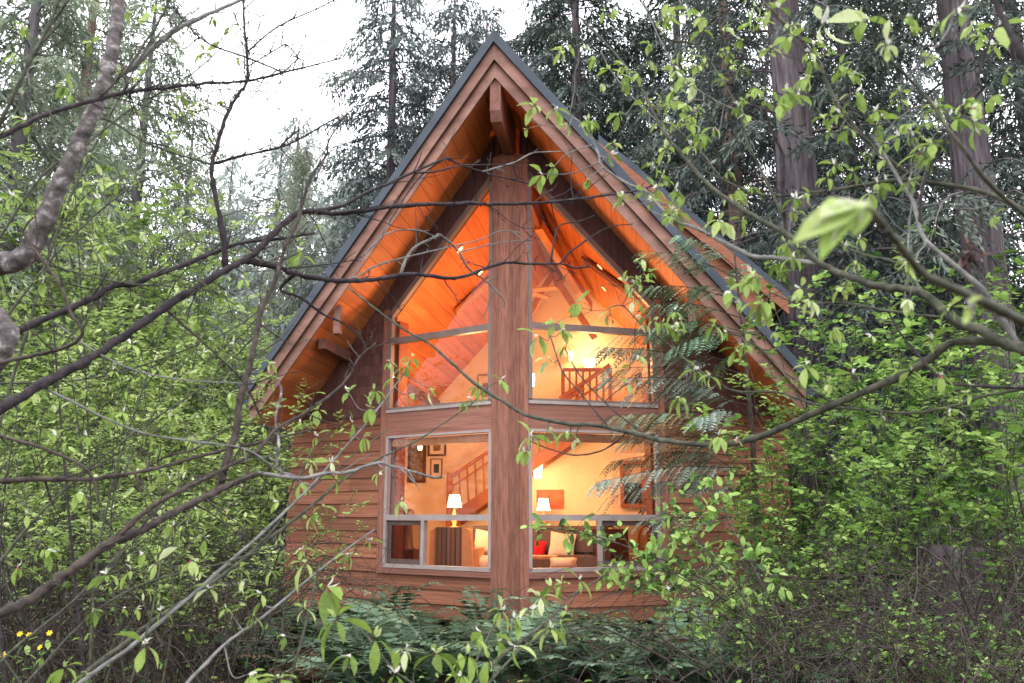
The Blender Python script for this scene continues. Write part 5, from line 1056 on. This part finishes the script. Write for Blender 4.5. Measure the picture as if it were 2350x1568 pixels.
b('R7', [(2380, 520), (2296, 446), (2254, 403), (2214, 346), (2172, 292), (2140, 242), (2090, 185), (2040, 136), (2010, 100)], 12, 7, 1.7, Y0=1.8, root=tq(pz2(600)), wob=.5)
b('R8', [(2420, 790), (2350, 739), (2279, 704), (2225, 679), (2154, 647), (2111, 622), (2068, 568), (2036, 528)], 27, 20, .8, Y0=1.1, root=tq(pz2(900)), bark=M['bark_green'], wob=.2)
b('R9', [(2350, 760), (2272, 689), (2239, 650), (2172, 593), (2118, 543), (2097, 467), (2068, 421), (2040, 374), (2000, 310)], 15, 7, 2.6, 'R0', bark=M['bark_grey'], wob=.5)
b('R10', [(2079, 520), (2118, 428), (2154, 349), (2207, 257), (2236, 200), (2268, 103), (2297, 36), (2310, -30)], 7, 6, 2.6, 'R9', bark=M['bark_dark'])
b('R11', [(2100, 160), (2115, 139), (2168, 82), (2186, 36), (2190, -20)], 5, 3.5, 1.7, 'R7', bark=M['bark_grey'])
b('R12', [(2083, 640), (2083, 618), (2036, 597), (1986, 586), (1940, 568), (1890, 550), (1850, 540)], 10, 4, 2.9, 'R0')
b('R13', [(2186, 736), (2040, 714), (1940, 695), (1869, 697), (1812, 689), (1770, 672)], 7, 3, 2.8, 'R0')
b('R14', [(2380, 893), (2243, 886), (2172, 878), (2125, 836), (2111, 818), (2068, 768), (2040, 718), (2000, 640)], 9, 4, 2.7, Y0=2.4, root=tq(pz2(930)), bark=M['bark_dark'])
b('R15', [(2111, 672), (2090, 600), (2085, 540), (2100, 400), (2110, 330)], 6, 3, 2.7, 'R0', bark=M['bark_grey'])
b('Ra', [(1400, 978), (1330, 900), (1290, 850), (1262, 770)], 5, 3, 3.7, 'R1', bark=M['bark_brown'])
b('Rb', [(1480, 1000), (1400, 935), (1330, 860), (1296, 800)], 5, 3, 3.6, 'R1', bark=M['bark_brown'])
b('Rc', [(1440, 1000), (1390, 1030), (1325, 1045), (1260, 1030), (1216, 1012)], 4.5, 3, 3.6, 'R1', bark=M['bark_brown'])
b('Rd', [(1655, 410), (1600, 340), (1545, 290), (1500, 270), (1440, 210), (1400, 160), (1380, 120)], 4, 2.5, 3.4, 'R2', bark=M['bark_grey'])
b('Re', [(1697, 257), (1640, 230), (1560, 170), (1500, 60), (1480, 10)], 4, 2.5, 3.2, 'R5', bark=M['bark_grey'])
CL = [(1225, 242, 52), (1275, 250, 50), (1302, 285, 44), (1272, 382, 46), (1245, 400, 44), (1402, 352, 44), (1430, 150, 44), (1440, 175, 40), (1398, 160, 42), (1290, 118, 44), (1365, 130, 40), (1385, 195, 40), (1520, 45, 46), (1575, 22, 44), (1490, 100, 40), (1545, 230, 50), (1530, 340, 46), (1500, 372, 44), (1520, 400, 44), (1570, 240, 46), (1600, 250, 46), (1640, 292, 40), (1655, 118, 40), (1680, 150, 38), (1610, 68, 40), (1665, 60, 40), (1735, 15, 60), (1725, 52, 40), (1806, 208, 72), (1850, 178, 60), (1885, 55, 95), (1890, 268, 62), (1855, 120, 50), (1980, 45, 90), (2035, 100, 52), (1930, 150, 44), (1965, 212, 46), (2010, 255, 44), (2065, 312, 52), (2140, 330, 60), (2090, 300, 46), (2240, 285, 62), (1990, 352, 46), (1915, 378, 46), (1905, 300, 44), (1670, 392, 44), (1722, 428, 44), (1650, 505, 50), (1625, 515, 44), (1745, 690, 72), (1715, 650, 46), (1640, 745, 46), (1715, 790, 46), (1690, 800, 42), (1820, 590, 46), (1396, 716, 42), (1452, 690, 42), (1500, 735, 44), (1520, 740, 40), (1480, 745, 40), (1234, 770, 52), (1288, 758, 56), (1262, 825, 48), (1300, 790, 40), (1440, 880, 40), (1420, 850, 34), (1562, 912, 42), (1596, 848, 50), (1630, 862, 44), (1218, 1000, 56), (1260, 985, 50), (1302, 990, 44), (1205, 1030, 46), (1326, 1005, 40), (2080, 690, 52), (2180, 705, 60), (2225, 700, 60), (2290, 60, 80), (2200, 18, 66), (2010, 290, 50), (2160, 860, 50), (2090, 850, 46), (1960, 860, 42), (1900, 880, 42), (2220, 900, 46), (2180, 940, 46), (2030, 960, 40), (2140, 780, 46), (2000, 770, 46), (1930, 660, 46), (1960, 600, 44), (1550, 430, 44), (1460, 640, 36), (1350, 410, 38), (1780, 760, 46), (1850, 840, 46), (1690, 1010, 44), (1650, 1000, 46), (1770, 110, 46), (1700, 90, 42), (1600, 150, 42), (1540, 150, 42), (1480, 240, 40), (1420, 260, 40), (2060, 230, 46), (2130, 130, 46), (2150, 60, 46), (2080, 40, 52)]
for px, py, sz in CL: Rt.cluster(px, py, sz * rng.uniform(.6, 1.0))
for k in ('R0', 'R0b', 'R2', 'R3', 'R4', 'R5', 'R9', 'R10', 'R13', 'R15', 'R1c'): Rt.twigs(k, 7, .26, leaf=.75, f0=.3)
# the big soft leaf cluster closest to the lens
c = at(2030, 520, .8)
for (bx_, by_, ex, ey, L, w, nx, v) in ((1985, 475, 1795, 530, .115, .036, .5, .8), (1975, 490, 1850, 575, .10, .03, -.5, .55), (1960, 470, 1875, 470, .07, .03, .1, .9), (1990, 480, 1935, 560, .055, .022, -.2, .7), (2000, 480, 1960, 445, .045, .014, .2, .95)):
    p_ = at(bx_, by_, 0.79); e = at(ex, ey, .75); L *= .78; w *= .9; Rt.lf.leaves((p_ - Rt.b)[None], (e - p_)[None], np.array([[nx, -.75, .7]]), L, w, T_LANCE, 0, v); Rt.lf.leaves((p_ - Rt.b + (0, -.003, .003))[None], (e - p_)[None], np.array([[nx, -.75, .7]]), L * .8, w * .12, T_LANCE, 1, .3)
Rt.lf.leaves((c - Rt.b)[None], (at(1950, 450, .8) - c)[None], np.array([[.1, -.9, .4]]), .05, .016, T_LANCE, 1, .2)
Rt.mb['R8'][0].tube(np.array([c, at(2005, 490, 0.79), at(1985, 475, 0.79)]) - Rt.b, [.0043, .0046, .0025], 8)
Rt.finish(twmat=M['bark_grey'])
# dead withered leaf bunch caught on the dark twig
c = at(2222, 585, 2.55); r = empty('withered_leaf', tuple(c)); tag(r, 'withered red-brown leaf bunch hanging from the right branches', 'leaf')
m = MB(); n = 26; m.leaves(rng.normal(0, 1, (n, 3)) * (.014, .012, .026), rng.normal(0, .6, (n, 3)) + (.2, 0, -.6), rng.normal(0, 1, (n, 3)), rng.uniform(.025, .055, n), rng.uniform(.01, .022, n), T_LANCE); m.build('blades', M['deadleaf'], r)
m = MB(); m.tube([(0, 0, 0), (.01, 0, .04), (.03, 0, .11)], [.002, .002, .002], 5); m.build('stalk', M['bark_brown'], r)
# ---- young shoots at the bottom centre and lower right
B_ = Near('leafy_shrub', 'young shrub with two slanting stems and drooping leaves before the corner post', 'shrub', (-.25, 3.1, 0), None, None, M['bark_green'])
b = B_.branch; rt = (-.25, 3.1, 0)
b('P1', [(1085, 1575), (1143, 1514), (1198, 1470), (1264, 1418), (1308, 1370), (1367, 1334), (1420, 1290)], 8, 3, 4.2, Y0=3.2, root=rt)
b('P2', [(1115, 1575), (1185, 1500), (1250, 1450), (1300, 1400), (1330, 1350)], 7, 3, 4.0, Y0=3.2, root=rt)
b('P3', [(1070, 1580), (1100, 1500), (1150, 1410), (1175, 1395)], 5, 3, 3.6, Y0=3.2, root=rt)
for px, py, sz in ((1240, 1368, 56), (1290, 1340, 60), (1215, 1395, 52), (1150, 1400, 50), (1265, 1345, 56), (1180, 1415, 46), (1330, 1330, 46), (1105, 1450, 60), (1140, 1470, 56), (1075, 1500, 56), (1120, 1510, 60), (1180, 1480, 52), (1285, 1430, 60), (1262, 1440, 52), (1060, 1545, 62), (1300, 1400, 44), (1400, 1300, 40)): B_.cluster(px, py, sz * rng.uniform(.65, .95))
B_.finish()
# ---- broad-leaved green shoot over the right lower window
K_ = Near('leafy_shrub', 'shrub with round fresh green leaves spreading over the right lower window', 'shrub', (1.9, 6.5, 0), None, None, M['bark_green'])
b = K_.branch; rt = (1.9, 6.5, 0)
b('Q1', [(1800, 1520), (1700, 1400), (1600, 1320), (1480, 1270), (1380, 1235), (1290, 1215), (1240, 1215)], 6, 2, 7.2, Y0=6.5, root=rt)
b('Q2', [(1760, 1440), (1640, 1290), (1560, 1210), (1500, 1170)], 5, 2, 7.0, Y0=6.5, root=rt)
b('Q3', [(1800, 1560), (1620, 1430), (1500, 1360), (1400, 1330)], 5, 2, 7.0, Y0=6.5, root=rt)
b('Q4', [(1780, 1400), (1690, 1230), (1640, 1130), (1560, 1090)], 5, 2, 7.2, Y0=6.6, root=rt)
b('Q5', [(1640, 1340), (1520, 1310), (1430, 1290), (1370, 1290)], 4, 2, 7.0, 'Q1')
for key in K_.br:
    Q, Y, X, r_ = K_.br[key]
    for k in range(26):
        i = int(rng.uniform(.12, 1) * (len(X) - 2)); p = X[i]; d = nrm(rng.normal(0, 1, 3) * (1, .6, .7)); l = rng.uniform(.1, .34); e = p + d * l
        K_.mb[key][0].tube(np.array([p, (p + e) / 2 + (0, 0, .015), e]) - K_.b, [.003, .002, .0013], 3, 0, .5, False)
        n = rng.integers(4, 8); u = rng.uniform(.25, 1.05, (n, 1)); LL = rng.uniform(.06, .105, n)
        K_.lf.leaves(p + d * l * u - K_.b, d * .5 + rng.normal(0, .7, (n, 3)) + (0, 0, -.1), rng.normal(0, .4, (n, 3)) + (0, -.5, .9), LL, LL * .55, T_OVAL)
K_.finish(M['leaf_g'])
# ------------------------------------------------------------------ world, sun, camera
W = bpy.data.worlds.new('World'); SC.world = W; W.use_nodes = True
nt = W.node_tree; N = nt.nodes; Lk = nt.links; N.clear()
SUN_EL, SUN_AZ = R(67), R(198)
sky = N.new('ShaderNodeTexSky'); sky.sky_type = 'NISHITA'; sky.sun_disc = False; sky.sun_elevation = SUN_EL; sky.sun_rotation = SUN_AZ
tc = N.new('ShaderNodeTexCoord'); nz = N.new('ShaderNodeTexNoise'); nz.inputs['Scale'].default_value = 2.2; nz.inputs['Detail'].default_value = 4
Lk.new(tc.outputs['Generated'], nz.inputs['Vector'])
cr = ramp(N, [(.3, (16.5, 16.8, 18.2)), (.7, (22, 22, 22.6))]); Lk.new(nz.outputs[0], cr.inputs[0])
mx = N.new('ShaderNodeMixRGB'); mx.inputs[0].default_value = .88; Lk.new(sky.outputs[0], mx.inputs[1]); Lk.new(cr.outputs[0], mx.inputs[2])
bg = N.new('ShaderNodeBackground'); bg.inputs[1].default_value = .175; Lk.new(mx.outputs[0], bg.inputs[0])
ow = N.new('ShaderNodeOutputWorld'); Lk.new(bg.outputs[0], ow.inputs[0])
S = bpy.data.lights.new('sun', 'SUN'); S.energy = 1.5; S.angle = R(25); S.color = (1, .96, .9)
so = bpy.data.objects.new('sun', S); COL.objects.link(so)
# sun behind the camera's left shoulder, high: light travels forwards and down
from mathutils import Vector
so.rotation_euler = Vector((.12, .36, -.92)).to_track_quat('-Z', 'Y').to_euler()
cam = bpy.data.cameras.new('camera'); co = bpy.data.objects.new('camera', cam); COL.objects.link(co)
co.location = (0, 0, EYE); co.rotation_euler = (math.pi / 2 + PIT, 0, 0)
cam.sensor_width = 36; cam.lens = 36 * FX / 2350; cam.clip_start = .05; cam.clip_end = 2000
cam.dof.use_dof = True; cam.dof.focus_distance = 11.0; cam.dof.aperture_fstop = 4.5
SC.camera = co
SC.view_settings.view_transform = 'Standard'; SC.view_settings.look = 'None'; SC.view_settings.exposure = 0; SC.view_settings.gamma = 1
SC.render.engine = 'CYCLES'
SC.cycles.max_bounces = 8; SC.cycles.diffuse_bounces = 4; SC.cycles.glossy_bounces = 2; SC.cycles.transmission_bounces = 4; SC.cycles.transparent_max_bounces = 10
SC.cycles.caustics_reflective = False; SC.cycles.caustics_refractive = False
SC.cycles.sample_clamp_indirect = 3
SC.cycles.use_denoising = True
try: SC.cycles.denoiser = 'OPENIMAGEDENOISE'
except Exception: pass
